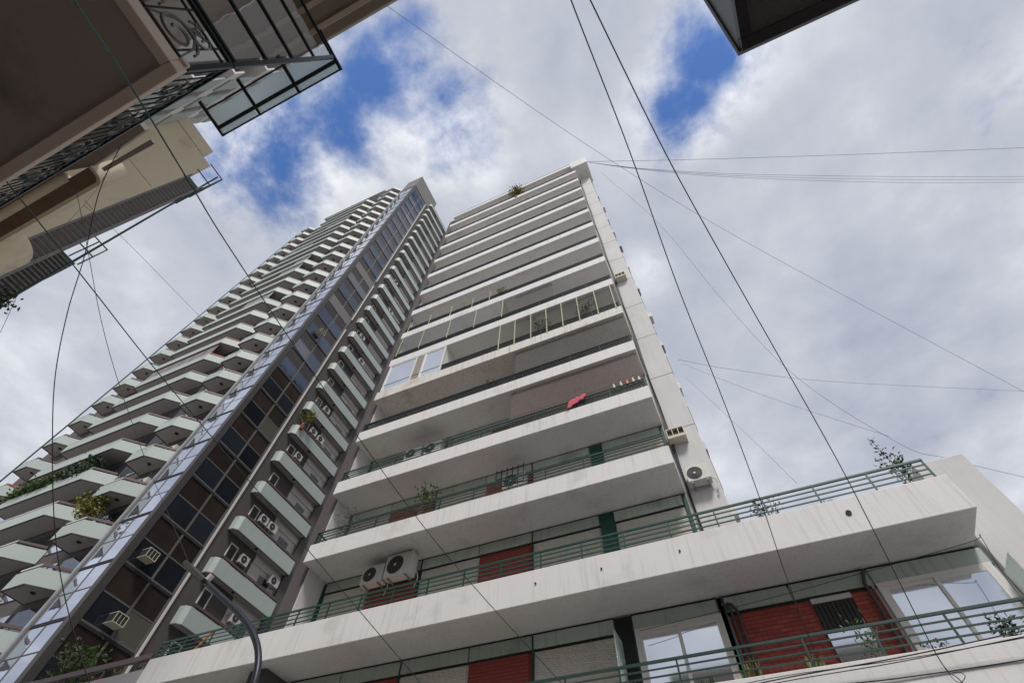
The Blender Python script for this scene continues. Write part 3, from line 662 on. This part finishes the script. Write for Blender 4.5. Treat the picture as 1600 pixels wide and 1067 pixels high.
# glass shaft: mirrored street face and dark side face
H0 = 16.55
def pane_me(name, mb): return offs(mb)
pf1 = offs(MB().box(-27.98, -26.83, 11.50, 11.512, 0, 1.30)); pf2_ = offs(MB().box(-29.14, -28.06, 11.50, 11.512, 0, 1.30))
ps1 = offs(MB().box(-26.50, -26.488, 11.90, 13.46, 0, 1.26)); ps2 = offs(MB().box(-26.50, -26.488, 13.58, 14.90, 0, 1.26))
tr_f = offs(MB().box(-29.16, -26.825, 11.47, 11.535, -.17, -.005)); tr_f2 = offs(MB().box(-29.16, -26.825, 11.49, 11.535, 1.34, 1.39))
tr_s = offs(MB().box(-26.515, -26.445, 11.87, 14.95, -.20, -.057)); tr_sl = offs(MB().box(-26.515, -26.462, 11.87, 14.95, -.055, .03)); tr_s2 = offs(MB().box(-26.515, -26.475, 11.87, 14.95, 1.29, 1.36))  # first bar, drawn black, stands in for the shadow gap at each floor
ps_c = {}
for k in range(-5, 24):
    z = Z(H0+2.8*k)
    for r in (0, 1):
        for me in (pf1, pf2_):
            o = link('pane', me, TGLASS_F, T, (0, 0, z+.01+1.38*r))
        if r == 0 and k in (9, 12):
            tpart(MB().box(-26.515, -26.45, 11.87, 15.1, z-.1, z+1.33), 'concrete_band', CONC); continue
        for i, me in enumerate((ps1, ps2)):
            key = (i, r)
            if key not in ps_c: ps_c[key] = me.copy()
            link('pane', ps_c[key], TSPAN if r else TGLASS_S, T, (0, 0, z+.03+1.345*r))
    link('transom', tr_f, BLACK, T, (0, 0, z)); link('transom', tr_f2, TFRAME, T, (0, 0, z))
    if k not in (9, 12): link('transom', tr_s, BLACK, T, (0, 0, z)); link('transom', tr_sl, TFRAME, T, (0, 0, z))  # black bar is the painted gap shade, the other a frame transom
    link('transom', tr_s2, TFRAME, T, (0, 0, z))
tpart(MB().box(-28.06, -27.98, 11.48, 11.538, 0, Z(84.4)), 'mullion', TFRAME); tpart(MB().box(-29.2, -29.14, 11.48, 11.538, 0, Z(84.4)), 'mullion', TFRAME)
tpart(MB().box(-26.82, -26.44, 11.46, 11.86, 0, Z(84.4)), 'corner_post', mat('tower_dark_bronze', (.075, .068, .066), .5, .12, 1, metal=.2))
tpart(MB().box(-26.515, -26.455, 13.46, 13.58, 0, Z(84.4)), 'mullion', TFRAME); tpart(MB().box(-26.515, -26.455, 14.9, 15.04, 0, Z(84.4)), 'mullion', TFRAME)
tpart(MB().box(-29.42, -29.30, 11.36, 11.52, 0, Z(84.8)), 'silver_pole', TSILV)
tpart(MB().tube([(-50.75, 10.42, 0), (-50.75, 10.42, Z(84))], .07, 6), 'corner_pipe', DGREEN)
for a, c in ((0, 41.0), (42.9, 51.1), (52.3, 84.3)): tpart(MB().box(-26.48, -26.38, 15.05, 15.16, Z(a) if a else 0, Z(c)), 'white_strip', TSTRIP)
# side air conditioners, plants and shaft units of the tower
for (y, k, s) in ((17.45, 1, .65), (18.3, 1, .75), (20.3, 0, .8), (17.6, 0, .65), (19.0, -1, .7), (17.5, 4, .65), (18.4, 4, .65), (17.6, 5, .65), (17.4, 3, .62), (18.4, 8, .7), (17.1, 9, .7), (18.8, 12, .7), (17.4, 14, .7)):
    condenser('white condenser, %s half of %s side balcony above the low terrace, tall tower' % ('far' if y > 18 else 'near', 'first second third fourth fifth sixth seventh eighth ninth tenth eleventh twelfth thirteenth fourteenth fifteenth sixteenth'.split()[k+1]), -26.47, y, Z(Z0+2.8*k+(1.75 if y > 20 else 1.55)), s, .55, .28, axis='x', group='condensers on the tower side')
def shaft_unit(label, y, z):
    t = thing('window_air_conditioner', label, 'air conditioner', (-26.46, y, z), 'boxes hung on the glass shaft')
    f = MB(); w, h, d = .62, .46, .62
    f.box(0, d, -w/2, w/2, 0, .03).box(0, d, -w/2, w/2, h-.03, h)
    for s in (-1, 1): f.box(d-.03, d, s*(w/2-.015)-.015, s*(w/2-.015)+.015, .03, h-.03)
    f.build('case', CREAM, t); MB().box(0, d-.03, -w/2+.01, w/2-.01, .03, h-.03).build('core', ACD, t)
    for i in (-.1, .1): MB().box(d-.028, d-.004, i-.01, i+.01, .03, h-.03).build('grille_bar', CREAM, t)
shaft_unit('cream boxy unit on the glass shaft just above the low terrace', 13.1, Z(11.2)); shaft_unit('cream boxy unit on the glass shaft, one floor above the lowest', 12.5, Z(14.1)); shaft_unit('cream boxy unit high on the glass shaft below the concrete band', 13.0, Z(36.7))
plant('yellow green bush hanging from a side balcony of the tall tower', (-25.85, 16.1, Z(Z0+2.8*4+1.0)), 1.5, .75, 420, .20, m=2, stems=8, pot=.4)
def front_unit(x, k, n):
    t = condenser('white condenser on angular balcony beside glass shaft, %s' % n, x, 11.62, Z(Z0+2.8*k+1.0), .8, .6, .3, group='condensers on the tower front')
for k, n in ((1, 'lowest of three'), (2, 'middle of three'), (7, 'highest of three, at the white clutter')): front_unit(-30.4, k, n)
def hedge(label, x0, x1, z, n, m, h=.8):
    t = thing('balcony_hedge', label, 'hedge', ((x0+x1)/2, 10.75, z)); w = (x1-x0)/2; lf = MB()
    for i in range(n):
        x = random.uniform(-w, w); bump = h*(.55+.45*math.sin(x*1.3+1)**2)
        lf.leaf((x+random.gauss(0, .05), random.gauss(0, .22)-.1, random.uniform(-.25, 1)*bump), (random.gauss(0, 1), random.gauss(-.3, 1), random.gauss(.3, .8)), random.uniform(.16, .36), .15)
    lf.build('foliage', LEAF[m], t); MB().box(-w, w, -.14, .16, -.4, -.05).build('planter', TTRIM, t)
hedge('long green hedge trailing along a wide front balcony of the tall tower', -45, -40.3, Z(Z0+2.8*2+1.0), 2400, 0)
hedge('round green bush at the right end of a wide front balcony', -39.8, -36.6, Z(Z0+2.8*2+1.1), 1500, 3, 1.5)
plant('leafy plant growing over the lowest clear angular balcony beside the glass shaft', (-32.0, 10.75, Z(Z0+1.0)), 2.2, 1.0, 480, .30, m=2, stems=9, pot=.4)

# low terrace between the tower and the apartment block
LT = thing('terrace_podium', 'low grey terrace with brown rail and flower boxes below the glass shaft', 'terrace', (-22, 10.5, 0))
def lpart(mb, name, m, bevel=0):
    me = mb.mesh(name); me.transform(Matrix.Translation((22, -10.5, 0))); return link(name, me, m, LT, (0, 0, 0), bevel)
lpart(MB().box(-40, -17.42, D+.1, 15, 0, Z(6.3)), 'wall', TBEIGE); lpart(MB().box(-30, -17.42, D+.02, D+.16, Z(6.3), Z(6.98)), 'parapet', mat('lilac_panel', (.36, .34, .35), .7, .08, 1, streak=.1), .01)
lpart(MB().box(-30, -17.45, D+.02, D+.14, Z(7.28), Z(7.46)), 'handrail', TRAIL, .01)
for i in range(7): lpart(MB().box(-29+i*1.9, -28.95+i*1.9, D+.05, D+.1, Z(6.98), Z(7.28)), 'rail_post', TTRIM)
plant('dark leafy shrub on the low terrace in front of the glass shaft', (-22.4, D+.6, Z(6.7)), 2.1, 1.0, 420, .24, m=0, stems=9, pot=.5)
for i, (x, l) in enumerate(((-20.6, 'leftmost'), (-19.2, 'middle'), (-18.1, 'rightmost'))):
    plant('%s red flower box plant tucked under the brown terrace rail' % l, (x, D+.3, Z(6.75)), .75, .35, 60, .12, m=0, stems=5, pot=.3, flowers=2)
op = MB().tube([(-17.0, D+.5, Z(6.7)), (-16.2, D+.75, Z(8.25))], .035, 8).build('broom_pole', ORANGE); setp(op, 'short orange pole leaning behind the left end of terrace railing', 'pole')

# ------------------------------------------------------------------ street lamp
LP = thing('street_lamp', 'curved dark street lamp with flat rectangular head at lower left', 'lamp', (-7.48, 6.0, 0))
LMAT = mat('lamp_steel', (.030, .036, .048), .42, .1, 4, metal=.4)
lx = on_y(396.8, 1067, 6.0).x
pts = [(lx, 6.0, .13), (lx, 6, Z(1.5)), (lx, 6, Z(3.0))]
for px, py in ((396.8, 1067), (403.5, 1032.6), (400.6, 1003.5), (388, 976.4), (368.6, 953), (345.4, 931.8), (322, 910)): pts.append(tuple(on_y(px, py, 6.0)))
o = Vector((-7.48, 6.0, 0)); m_ = MB(); m_.smooth = True
m_.tube([p-o for p in smooth(pts)], .055, 12).build('pole', LMAT, LP)
h0, h1 = on_y(321, 909, 6.0)-o, on_y(298, 886, 6.0)-o
dv = (h1-h0).normalized(); sv = Vector((0, 1, 0)); uv_ = dv.cross(sv).normalized()
if uv_.z < 0: uv_ = -uv_
def slab(mb, a, b, w0, w1, t0, t1):
    vs = []
    for p, w in ((a, w0), (b, w1)):
        for s in (-1, 1):
            for t in (t0, t1): vs.append(p+sv*w*s+uv_*t)
    return mb.add(vs, [(0, 1, 3, 2), (4, 6, 7, 5), (0, 4, 5, 1), (2, 3, 7, 6), (0, 2, 6, 4), (1, 5, 7, 3)])
link('lamp_head', slab(MB(), h0-dv*.05, h1+dv*.12, .12, .17, -.05, .05).mesh('lamp_head'), mat('lamp_head_grey', (.06, .055, .055), .5), LP, (0, 0, 0), .015)
slab(MB(), h0+dv*.25, h1+dv*.02, .09, .12, -.062, -.051).build('lamp_lens', mat('lamp_lens', (.22, .15, .11), .25), LP)
MB().tube([h0+uv_*.05, h0+uv_*.16], .06, 10).build('photocell', UPVC, LP)

# ------------------------------------------------------------------ building beside the camera (upper left)
NB = thing('balcony_house', 'dark plastered house with overhanging brown balcony, scrolled ironwork and glazed screen', 'building', (-6, -2.6, 0)); NO = Vector((-6, -2.6, 0))
def npart(mb, name, m, parent=None, bevel=0):
    me = mb.mesh(name); me.transform(Matrix.Translation(-NO)); return link(name, me, m, parent or NB, (0, 0, 0), bevel)
SX, SY, SZb = -3.02, -1.07, Z(4.90)
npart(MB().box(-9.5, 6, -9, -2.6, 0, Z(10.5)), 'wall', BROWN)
slabN = npart(MB().box(-9.5, SX-.11, -2.598, SY-.11, SZb+.03, SZb+.16), 'balcony', BROWN)
npart(MB().box(-9.5, SX, SY-.11, SY, SZb, SZb+.15).box(SX-.11, SX, -2.598, SY-.1101, SZb, SZb+.15), 'border_trim', TRIMB, slabN, .01)
npart(MB().box(-9.5, SX+.03, SY-.12, SY-.03, SZb+.1501, SZb+.20).box(SX-.13, SX-.03, -2.598, SY-.1201, SZb+.1501, SZb+.20), 'moulding', TRIMB, slabN, .01)
ZR = Z(5.93)                                    # top of the iron railing
zb = SZb+.22
def iron(mb, c, e1, r0, turns, t, start=0, sgn=1):
    e1 = Vector(e1); pts = []
    for i in range(int(18*turns)+1):
        a = start+sgn*i/18*2*math.pi; r = r0*(1-.75*i/(18*turns)); pts.append(Vector(c)+e1*math.cos(a)*r+Vector((0, 0, 1))*math.sin(a)*r)
    mb.tube(pts, t, 4)
fr = npart(MB().box(-9.5, SX-.02, SY-.05, SY-.01, ZR-.04, ZR).box(SX-.05, SX-.01, -2.598, SY-.051, ZR-.04, ZR), 'handrail', IRON)
npart(MB().box(-9.5, SX-.02, SY-.04, SY-.02, zb, zb+.025).box(SX-.04, SX-.02, -2.598, SY-.041, zb, zb+.025), 'bottom_rail', IRON)
npart(MB().box(-9.5, SX-.02, SY-.04, SY-.02, ZR-.17, ZR-.15).box(SX-.04, SX-.02, -2.598, SY-.041, ZR-.17, ZR-.15), 'middle_rail', IRON)
npart(MB().box(SX-.06, SX-.01, SY-.06, SY-.01, SZb+.2, ZR), 'corner_post', IRON)
for i in range(46):
    x = SX-.14-i*.14
    npart(MB().box(x-.007, x+.007, SY-.037, SY-.023, zb, ZR-.04), 'baluster', IRON)
for i in range(9):
    x = SX-.45-i*.70; s = MB()
    iron(s, (x, SY-.02, zb+.24), (1, 0, 0), .19, 1.6, .012); iron(s, (x-.32, SY-.02, zb+.50), (1, 0, 0), .17, 1.5, .012, 3.1, -1); iron(s, (x-.16, SY-.02, zb+.62), (1, 0, 0), .09, 1.3, .009, 1)
    npart(s, 'scroll', IRONL)
for i in range(3):
    y = SY-.36-i*.46; s = MB()
    iron(s, (SX-.03, y, zb+.24), (0, 1, 0), .22, 1.6, .016); iron(s, (SX-.03, y+.05, zb+.53), (0, 1, 0), .15, 1.5, .014, 3.1, -1); s.tube([(SX-.03, y-.2, zb), (SX-.03, y-.12, zb+.35), (SX-.03, y+.1, ZR-.17)], .012, 4); s.tube([(SX-.03, y+.22, zb), (SX-.03, y+.16, zb+.3), (SX-.03, y-.08, ZR-.17)], .012, 4)
    npart(s, 'scroll', IRONL)
for i in range(4):
    y = SY-.2-i*.37; npart(MB().box(SX-.037, SX-.023, y-.009, y+.009, zb, ZR), 'baluster', IRON)
# glazed screen above the end railing
ZG = Z(9.05)
npart(MB().box(SX-.055, SX-.005, SY-.055, SY-.005, ZR, ZG), 'screen_post', IRON)
for i in range(5):
    z = ZR+.08+(ZG-ZR-.1)*i/4; npart(MB().box(SX-.05, SX-.01, -2.598, SY-.056, z-.02, z+.02), 'screen_transom', IRON)
    if i < 4: npart(MB().box(SX-.034, SX-.026, -2.598, SY-.06, z+.02, z+(ZG-ZR-.1)/4-.02), 'glass_pane', GLASSN)
# canopy with frosted sheets
cx0, cx1 = -5.57, SX-.02
for y in (-.90, -1.03, -1.34): npart(MB().box(cx0, cx1, y-.012, y+.012, ZG-.012, ZG+.012) if y != -1.03 else MB().box(cx0, cx1, y-.028, y+.028, ZG-.03, ZG+.03), 'canopy_bar', IRON)
for i in range(4):
    x = cx0+(cx1-cx0)*i/3; npart(MB().box(x-.028, x+.028, -1.5, -.888, ZG+.013, ZG+.05), 'canopy_rafter', IRON)
    if i < 3:
        x2 = cx0+(cx1-cx0)*(i+1)/3
        npart(MB().box(x+.03, x2-.03, -1.0, -.912, ZG-.004, ZG+.004), 'canopy_sheet', FROST); npart(MB().box(x+.03, x2-.03, -1.30, -1.06, ZG+.03, ZG+.04), 'canopy_sheet', FROST)
npart(MB().box(-3.7, 6, -2.6, -1.56, Z(10.5), Z(10.75)), 'cornice', mat('cornice_brown', (.30, .24, .19), .8, .12, 1, bump=.2), None, .02)
for i in range(2): npart(MB().box(-3.7, 6, -1.8-.35*i, -1.72-.35*i, Z(10.44), Z(10.499)), 'cornice_rib', TRIMB)

# second house along the street with round-ended balconies
RH = thing('rounded_balcony_house', 'beige house with round-ended balconies and brown soffits at upper left edge', 'building', (-11, -2.6, 0)); RO = Vector((-11, -2.6, 0))
def rpart(mb, name, m, bevel=0, parent=None):
    me = mb.mesh(name); me.transform(Matrix.Translation(-RO)); return link(name, me, m, parent or RH, (0, 0, 0), bevel)
rpart(MB().box(-14.9, -9.6, -3.9, -1.85, 0, Z(11.2)), 'wall', BEIGE)
def stad(x0, x1, y0, y1, r, n=8):
    pts = [(x0, y0), (x1, y0)]+[(x1-r+math.cos(math.pi/2*i/n)*r, y1-r+math.sin(math.pi/2*i/n)*r) for i in range(n+1)]+[(x0, y1)]
    return pts
ZRB = Z(9.8)
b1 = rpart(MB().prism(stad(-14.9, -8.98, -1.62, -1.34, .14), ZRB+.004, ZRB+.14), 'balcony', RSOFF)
rpart(MB().wall(stad(-14.9, -8.90, -1.62, -1.27, .2)[1:], .07, ZRB, ZRB+.75), 'parapet', BEIGE, 0, b1)
mm = MB(); mm.smooth = True; mm.tube([(-14.9, -1.67, ZRB+.01), (-9.56, -1.67, ZRB+.01)], .09, 16); rpart(mm, 'cove_moulding', BEIGE, 0, b1)
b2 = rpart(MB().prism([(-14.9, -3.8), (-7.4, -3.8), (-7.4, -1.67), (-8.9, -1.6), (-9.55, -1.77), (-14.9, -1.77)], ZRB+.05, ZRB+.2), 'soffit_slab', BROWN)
b3 = rpart(MB().prism([(-8.75, -1.5), (-8.75, -1.43), (-7.4, -1.41), (-7.4, -1.5)], ZRB+.02, ZRB+.1), 'ledge_shadow', BROWN)  # thin brown slab standing in for the shadow of a ledge
dm = MB(); dm.smooth = False; dm.prism([(-13.1+.62*math.cos(i*math.pi/14), -1.35+.62*math.sin(i*math.pi/14)) for i in range(28)], ZRB-.05, ZRB+.9); rpart(dm, 'round_end', BEIGE, .05)

# tall beige block with louvred side screens
E_ = thing('beige_block', 'tall plain beige end wall with a strip of grey louvres at its street corner', 'building', (-20, -4, 0)); EO = Vector((-20, -4, 0))
def epart(mb, name, m, bevel=0, parent=None):
    me = mb.mesh(name); me.transform(Matrix.Translation(-EO)); return link(name, me, m, parent or E_, (0, 0, 0), bevel)
epart(MB().box(-26, -15, -11, -1.42, 0, Z(22.1)), 'end_wall', BEIGE, .02)
epart(MB().box(-18, -14.97, -9, -1.9, Z(22.101), Z(22.9)), 'roof_parapet', BEIGE)
for z in (9.5, 12.4, 15.3, 18.2): epart(MB().box(-15.001, -14.994, -2.6, -1.5, Z(z), Z(z)+.02), 'wall_joint', CONC)
epart(MB().box(-15.9, -15.14, -1.419, -.80, Z(2), Z(20.5)), 'screen_core', mat('louvre_core', (.05, .047, .046), .8))
epart(MB().box(-15.2, -15.0, -.86, -.78, Z(2), Z(20.7)), 'screen_post', LOUV); epart(MB().box(-15.2, -15.0, -1.415, -1.36, Z(2), Z(20.7)), 'screen_post', LOUV)
lme = MB().add([(-.13, -.25, .0), (-.13, .25, .0), (0, .25, .13), (0, -.25, .13), (-.13, -.25, .02), (-.13, .25, .02), (0, .25, .15), (0, -.25, .15)], [(0, 1, 2, 3), (7, 6, 5, 4), (3, 2, 6, 7), (0, 4, 5, 1), (1, 5, 6, 2), (0, 3, 7, 4)]).mesh('slat')
z = Z(8.0)
while z < Z(20.5): link('slat', lme, LOUV, E_, (-15.0+20, -1.11+4, z)); z += .205
for (za, zc_) in ((20.2, 22.2),):
    for x in (-15.0, -15.5): epart(MB().tube([(x, -.75, Z(za)), (x, -.75, Z(zc_))], .03), 'roof_rail_post', DGREEN)
    for q in range(3): epart(MB().tube([(-15, -.75, Z(za+q)), (-15, -1.5, Z(za+q))], .025), 'roof_rail', DGREEN); epart(MB().tube([(-15, -.75, Z(za+q)), (-17, -.75, Z(za+q))], .025), 'roof_rail', DGREEN)
epart(MB().tube([(-15.05, -.02, Z(7)), (-15.05, -.92, Z(22.1))], .035), 'stay_pipe', DGREEN)
# far louvred screen house
q0, q1 = on_r(2, 452, 30), on_r(118, 402, 30)
H2 = thing('louvred_bay', 'smaller dark louvred bay beyond the beige block at left edge', 'building', (-22, -.3, 0))
hz = lambda p: (p[0]+22, p[1]+.3)
MB().box(-1.5, 0, -.95, -.16, 0, Z(19.6)).build('bay', mat('bay_grey', (.10, .10, .105), .7), H2)
z = Z(10.5); sme = MB().box(0, .06, -.94, -.17, 0, .07).mesh('slat')
while z < Z(19.5): link('slat', sme, LOUV, H2, (.001, 0, z)); z += .22
for yy in (-.95, -.55, -.1): MB().tube([(.05, yy, Z(19.6)), (.05, yy, Z(21.4))], .03).build('roof_rail_post', DGREEN, H2)
for zz in (20.5, 21.4): MB().tube([(.05, -.98, Z(zz)), (.05, -.07, Z(zz))], .03).build('roof_rail', DGREEN, H2)
hp = on_r(2, 470, 12)
plant('tuft of dark leaves poking in at the left picture edge', (hp.x-.2, hp.y, hp.z-.35), .7, .35, 160, .10, m=3, stems=5, name='hanging_plant', pot=.25)

# striped tower further along the near side
ST = thing('striped_tower', 'distant tower with white balcony bands seen past the scrolled ironwork', 'building', (-13.5, -4, 0)); SO = Vector((-13.5, -4, 0))
MB().box(-3, 3, -6, 0, 0, Z(30)).build('wall', mat('striped_grey', (.16, .16, .16), .8, .1, 1), ST)
sb = MB().box(-3, 3, 0.001, .5, 0, .14).box(-3, 3, .44, .5, .14, .75).mesh('balcony'); sc = MB().box(0, .9, .501, .56, .1, 1.9).mesh('shutter_panel')
for k in range(10):
    z = Z(4.6+2.6*k); b = link('balcony', sb, WHITE, ST, (0, 0, z))
    for i in range(4): link('shutter_panel', sc, CONC if (i+k) % 2 else TPAR, b, (-2.9+1.5*i+.3*(k % 2), 0, .3))

# dark sloped canopy at the top right
CN = thing('shop_canopy', 'dark canopy with flat grimy soffit and sloping grey end at the upper right', 'canopy', (2.6, -1.0, 0)); CO = Vector((2.6, -1, 0))
def cpart(mb, name, m, bevel=0):
    me = mb.mesh(name); me.transform(Matrix.Translation(-CO)); return link(name, me, m, CN, (0, 0, 0), bevel)
zc0 = Z(3.0)
cpart(MB().box(1.06, 5, -2.59, .44, zc0+.012, zc0+.03), 'soffit', mat('soffit_grimy', (.085, .08, .075), .6, .3, 3, bump=.3, dirt=(.03, .025, .022)))
cpart(MB().box(1.0, 5, .44, .50, zc0, zc0+.05).box(1.0, 1.06, -2.59, .4399, zc0, zc0+.05), 'frame', mat('canopy_frame', (.04, .035, .04), .4, .2, 5, metal=.4), .004)
cpart(MB().add([(1.001, .499, zc0+.05), (1.001, -.30, zc0+1.15), (1.001, -2.59, zc0+1.15), (1.001, -2.59, zc0+.051), (1.03, .499, zc0+.05), (1.03, -.30, zc0+1.15), (1.03, -2.59, zc0+1.15), (1.03, -2.59, zc0+.051)],
                [(0, 1, 2, 3), (7, 6, 5, 4), (0, 4, 5, 1), (1, 5, 6, 2), (2, 6, 7, 3), (3, 7, 4, 0)]), 'end_panel', mat('canopy_grey', (.33, .35, .36), .5, .1, 3))
cpart(MB().add([(.99, .52, zc0+.05), (.99, -.30, zc0+1.18), (5, -.30, zc0+1.18), (5, .52, zc0+.05), (.99, .50, zc0+.03), (.99, -.32, zc0+1.15), (5, -.32, zc0+1.15), (5, .50, zc0+.03)],
                [(3, 2, 1, 0), (4, 5, 6, 7), (0, 1, 5, 4), (1, 2, 6, 5), (2, 3, 7, 6), (3, 0, 4, 7)]), 'sloping_sheet', mat('canopy_sheet', (.12, .12, .125), .5, .1, 3))
cpart(MB().box(.99, 5, -2.59, -.321, zc0+1.15, zc0+1.2), 'top_sheet', MATS['canopy_sheet'])

# ------------------------------------------------------------------ overhead wires
def wire(label, pts, r, m, n=8, group='overhead wires across the street'):
    P = smooth([on_r(*p) for p in pts], n); mb = MB(); mb.smooth = True; mb.tube(P, r*(.48 if m is WIREL else .6), 6)
    o = mb.build('overhead_wire', m); setp(o, label, 'wire', group); return o
wire('dark green wire from the top left past the tall tower down to the lower middle', [(40, -130, 3.6), (115, 0, 4.2), (205, 136, 5.2), (300, 292, 6.6), (367, 400, 7.7), (504, 604, 9.6), (680, 845, 10.8), (872, 1061, 11.2), (1000, 1200, 11.4)], .014, WIREG)
wire('green wire starting at left edge below ironwork, crossing the tower to the terrace', [(-90, 160, 7), (15, 290, 7.5), (135, 440, 8.5), (270, 610, 9.5), (478, 855, 10.6), (594, 992, 11), (720, 1140, 11.5)], .012, WIREG)
wire('purple slack cable hanging at far left in front of the tower', [(190, 225, 9), (155, 300, 9), (132, 400, 9), (105, 490, 9), (86, 590, 9), (82, 700, 9), (86, 830, 9), (103, 940, 9), (140, 1067, 9), (190, 1200, 9)], .0105, WIREP)
wire('thin dark cable beside the purple one at left', [(120, 300, 10), (138, 395, 10), (158, 500, 10), (186, 600, 10), (230, 725, 10.5), (262, 800, 11), (300, 890, 11.5)], .009, WIREL)
wire('straight dark green wire through the sky, left one of the long pair', [(840, -150, 6), (892, 0, 6.2), (985, 240, 7), (1060, 450, 7.8), (1130, 625, 8.8), (1186, 775, 9.8), (1230, 905, 10.8), (1270, 1010, 11.5), (1300, 1090, 12)], .012, WIREG)
wire('straight dark wire through the sky, right one of the long pair', [(850, -150, 6), (922, 0, 6.2), (1040, 240, 7), (1128, 400, 7.8), (1220, 562, 8.8), (1310, 722, 9.6), (1380, 858, 10.4), (1465, 1025, 11.2), (1500, 1062, 11.3), (1530, 1100, 11.5)], .0125, WIREP)
wire('faint thin wire running diagonally across the whole sky', [(560, -25, 20), (605, 10, 20), (930, 235, 24), (1160, 375, 28), (1600, 612, 34), (1700, 665, 36)], .017, WIREL)
wire('thin wire from the roof corner to the right edge, uppermost', [(915, 253, 52), (1100, 249, 60), (1350, 241, 70), (1600, 231, 80), (1720, 226, 84)], .040, WIREL)
for i, (a, l) in enumerate(((0, 'upper'), (4.5, 'middle'), (9, 'lower'))):
    wire('thin wire from the roof corner to the right edge, %s of the close three' % l, [(920, 254, 52), (1010, 264+a*.2, 56), (1150, 272+a*.6, 62), (1380, 276+a, 72), (1600, 276+a, 80), (1720, 275+a, 84)], .035, WIREL)
wire('faint wire from the pier to the right edge, nearly level', [(1060, 562, 19.8), (1150, 578, 22), (1300, 596, 28), (1600, 611, 40), (1700, 614, 44)], .014, WIREL)
wire('faint wire sloping from pier to the plant on the terrace corner', [(1065, 568, 19.5), (1200, 620, 16), (1390, 682, 13.5)], .009, WIREL)
wire('faint short wire from the pier down to the terrace railing', [(1072, 590, 18.7), (1160, 672, 15), (1245, 755, 13)], .008, WIREL)
wire('thin sagging wire from the upper sky to the podium corner and beyond', [(940, 270, 30), (1030, 350, 26), (1130, 470, 22), (1240, 585, 19), (1400, 690, 17), (1480, 716, 17), (1600, 745, 19), (1700, 765, 21)], .012, WIREL)
wire('faint wire in the cloud left of the tall tower', [(130, 320, 20), (190, 370, 20), (300, 482, 22), (330, 510, 23)], .012, WIREL)
wire('thin wire between rounded balconies and the louvres', [(190, 235, 14), (140, 310, 13), (60, 400, 12), (0, 520, 12)], .008, WIREL)
for i, (y0, y1, r) in enumerate(((1066, 985, .016), (1071, 994, .012), (1062, 996, .010), (1085, 1030, .016))):
    wire('black cable along the lowest parapet at bottom right, strand %s' % ('top', 'second', 'third', 'bottom')[i], [(1000, y0+45, 11.05), (1200, y0-2, 11.05), (1400, (y0+y1)/2+2, 11.25), (1600, y1, 11.7), (1720, y1-26, 12)], r, WIREK, group='cables along the lowest parapet')
wire('looped cable end hanging near the bottom right parapet', [(1465, 1025, 11.0), (1485, 1055, 11.0), (1500, 1066, 11.0), (1508, 1056, 11.0), (1500, 1050, 11.0), (1488, 1050, 11.0)], .008, WIREK)
wire('thin cable bundle along the frieze under the terrace, right end', [(1000, 985, 12.9), (1200, 935, 13.0), (1400, 880, 13.2), (1520, 845, 13.3), (1532, 838, 13.3), (1570, 900, 13.0), (1640, 985, 12.5)], .010, WIREG)
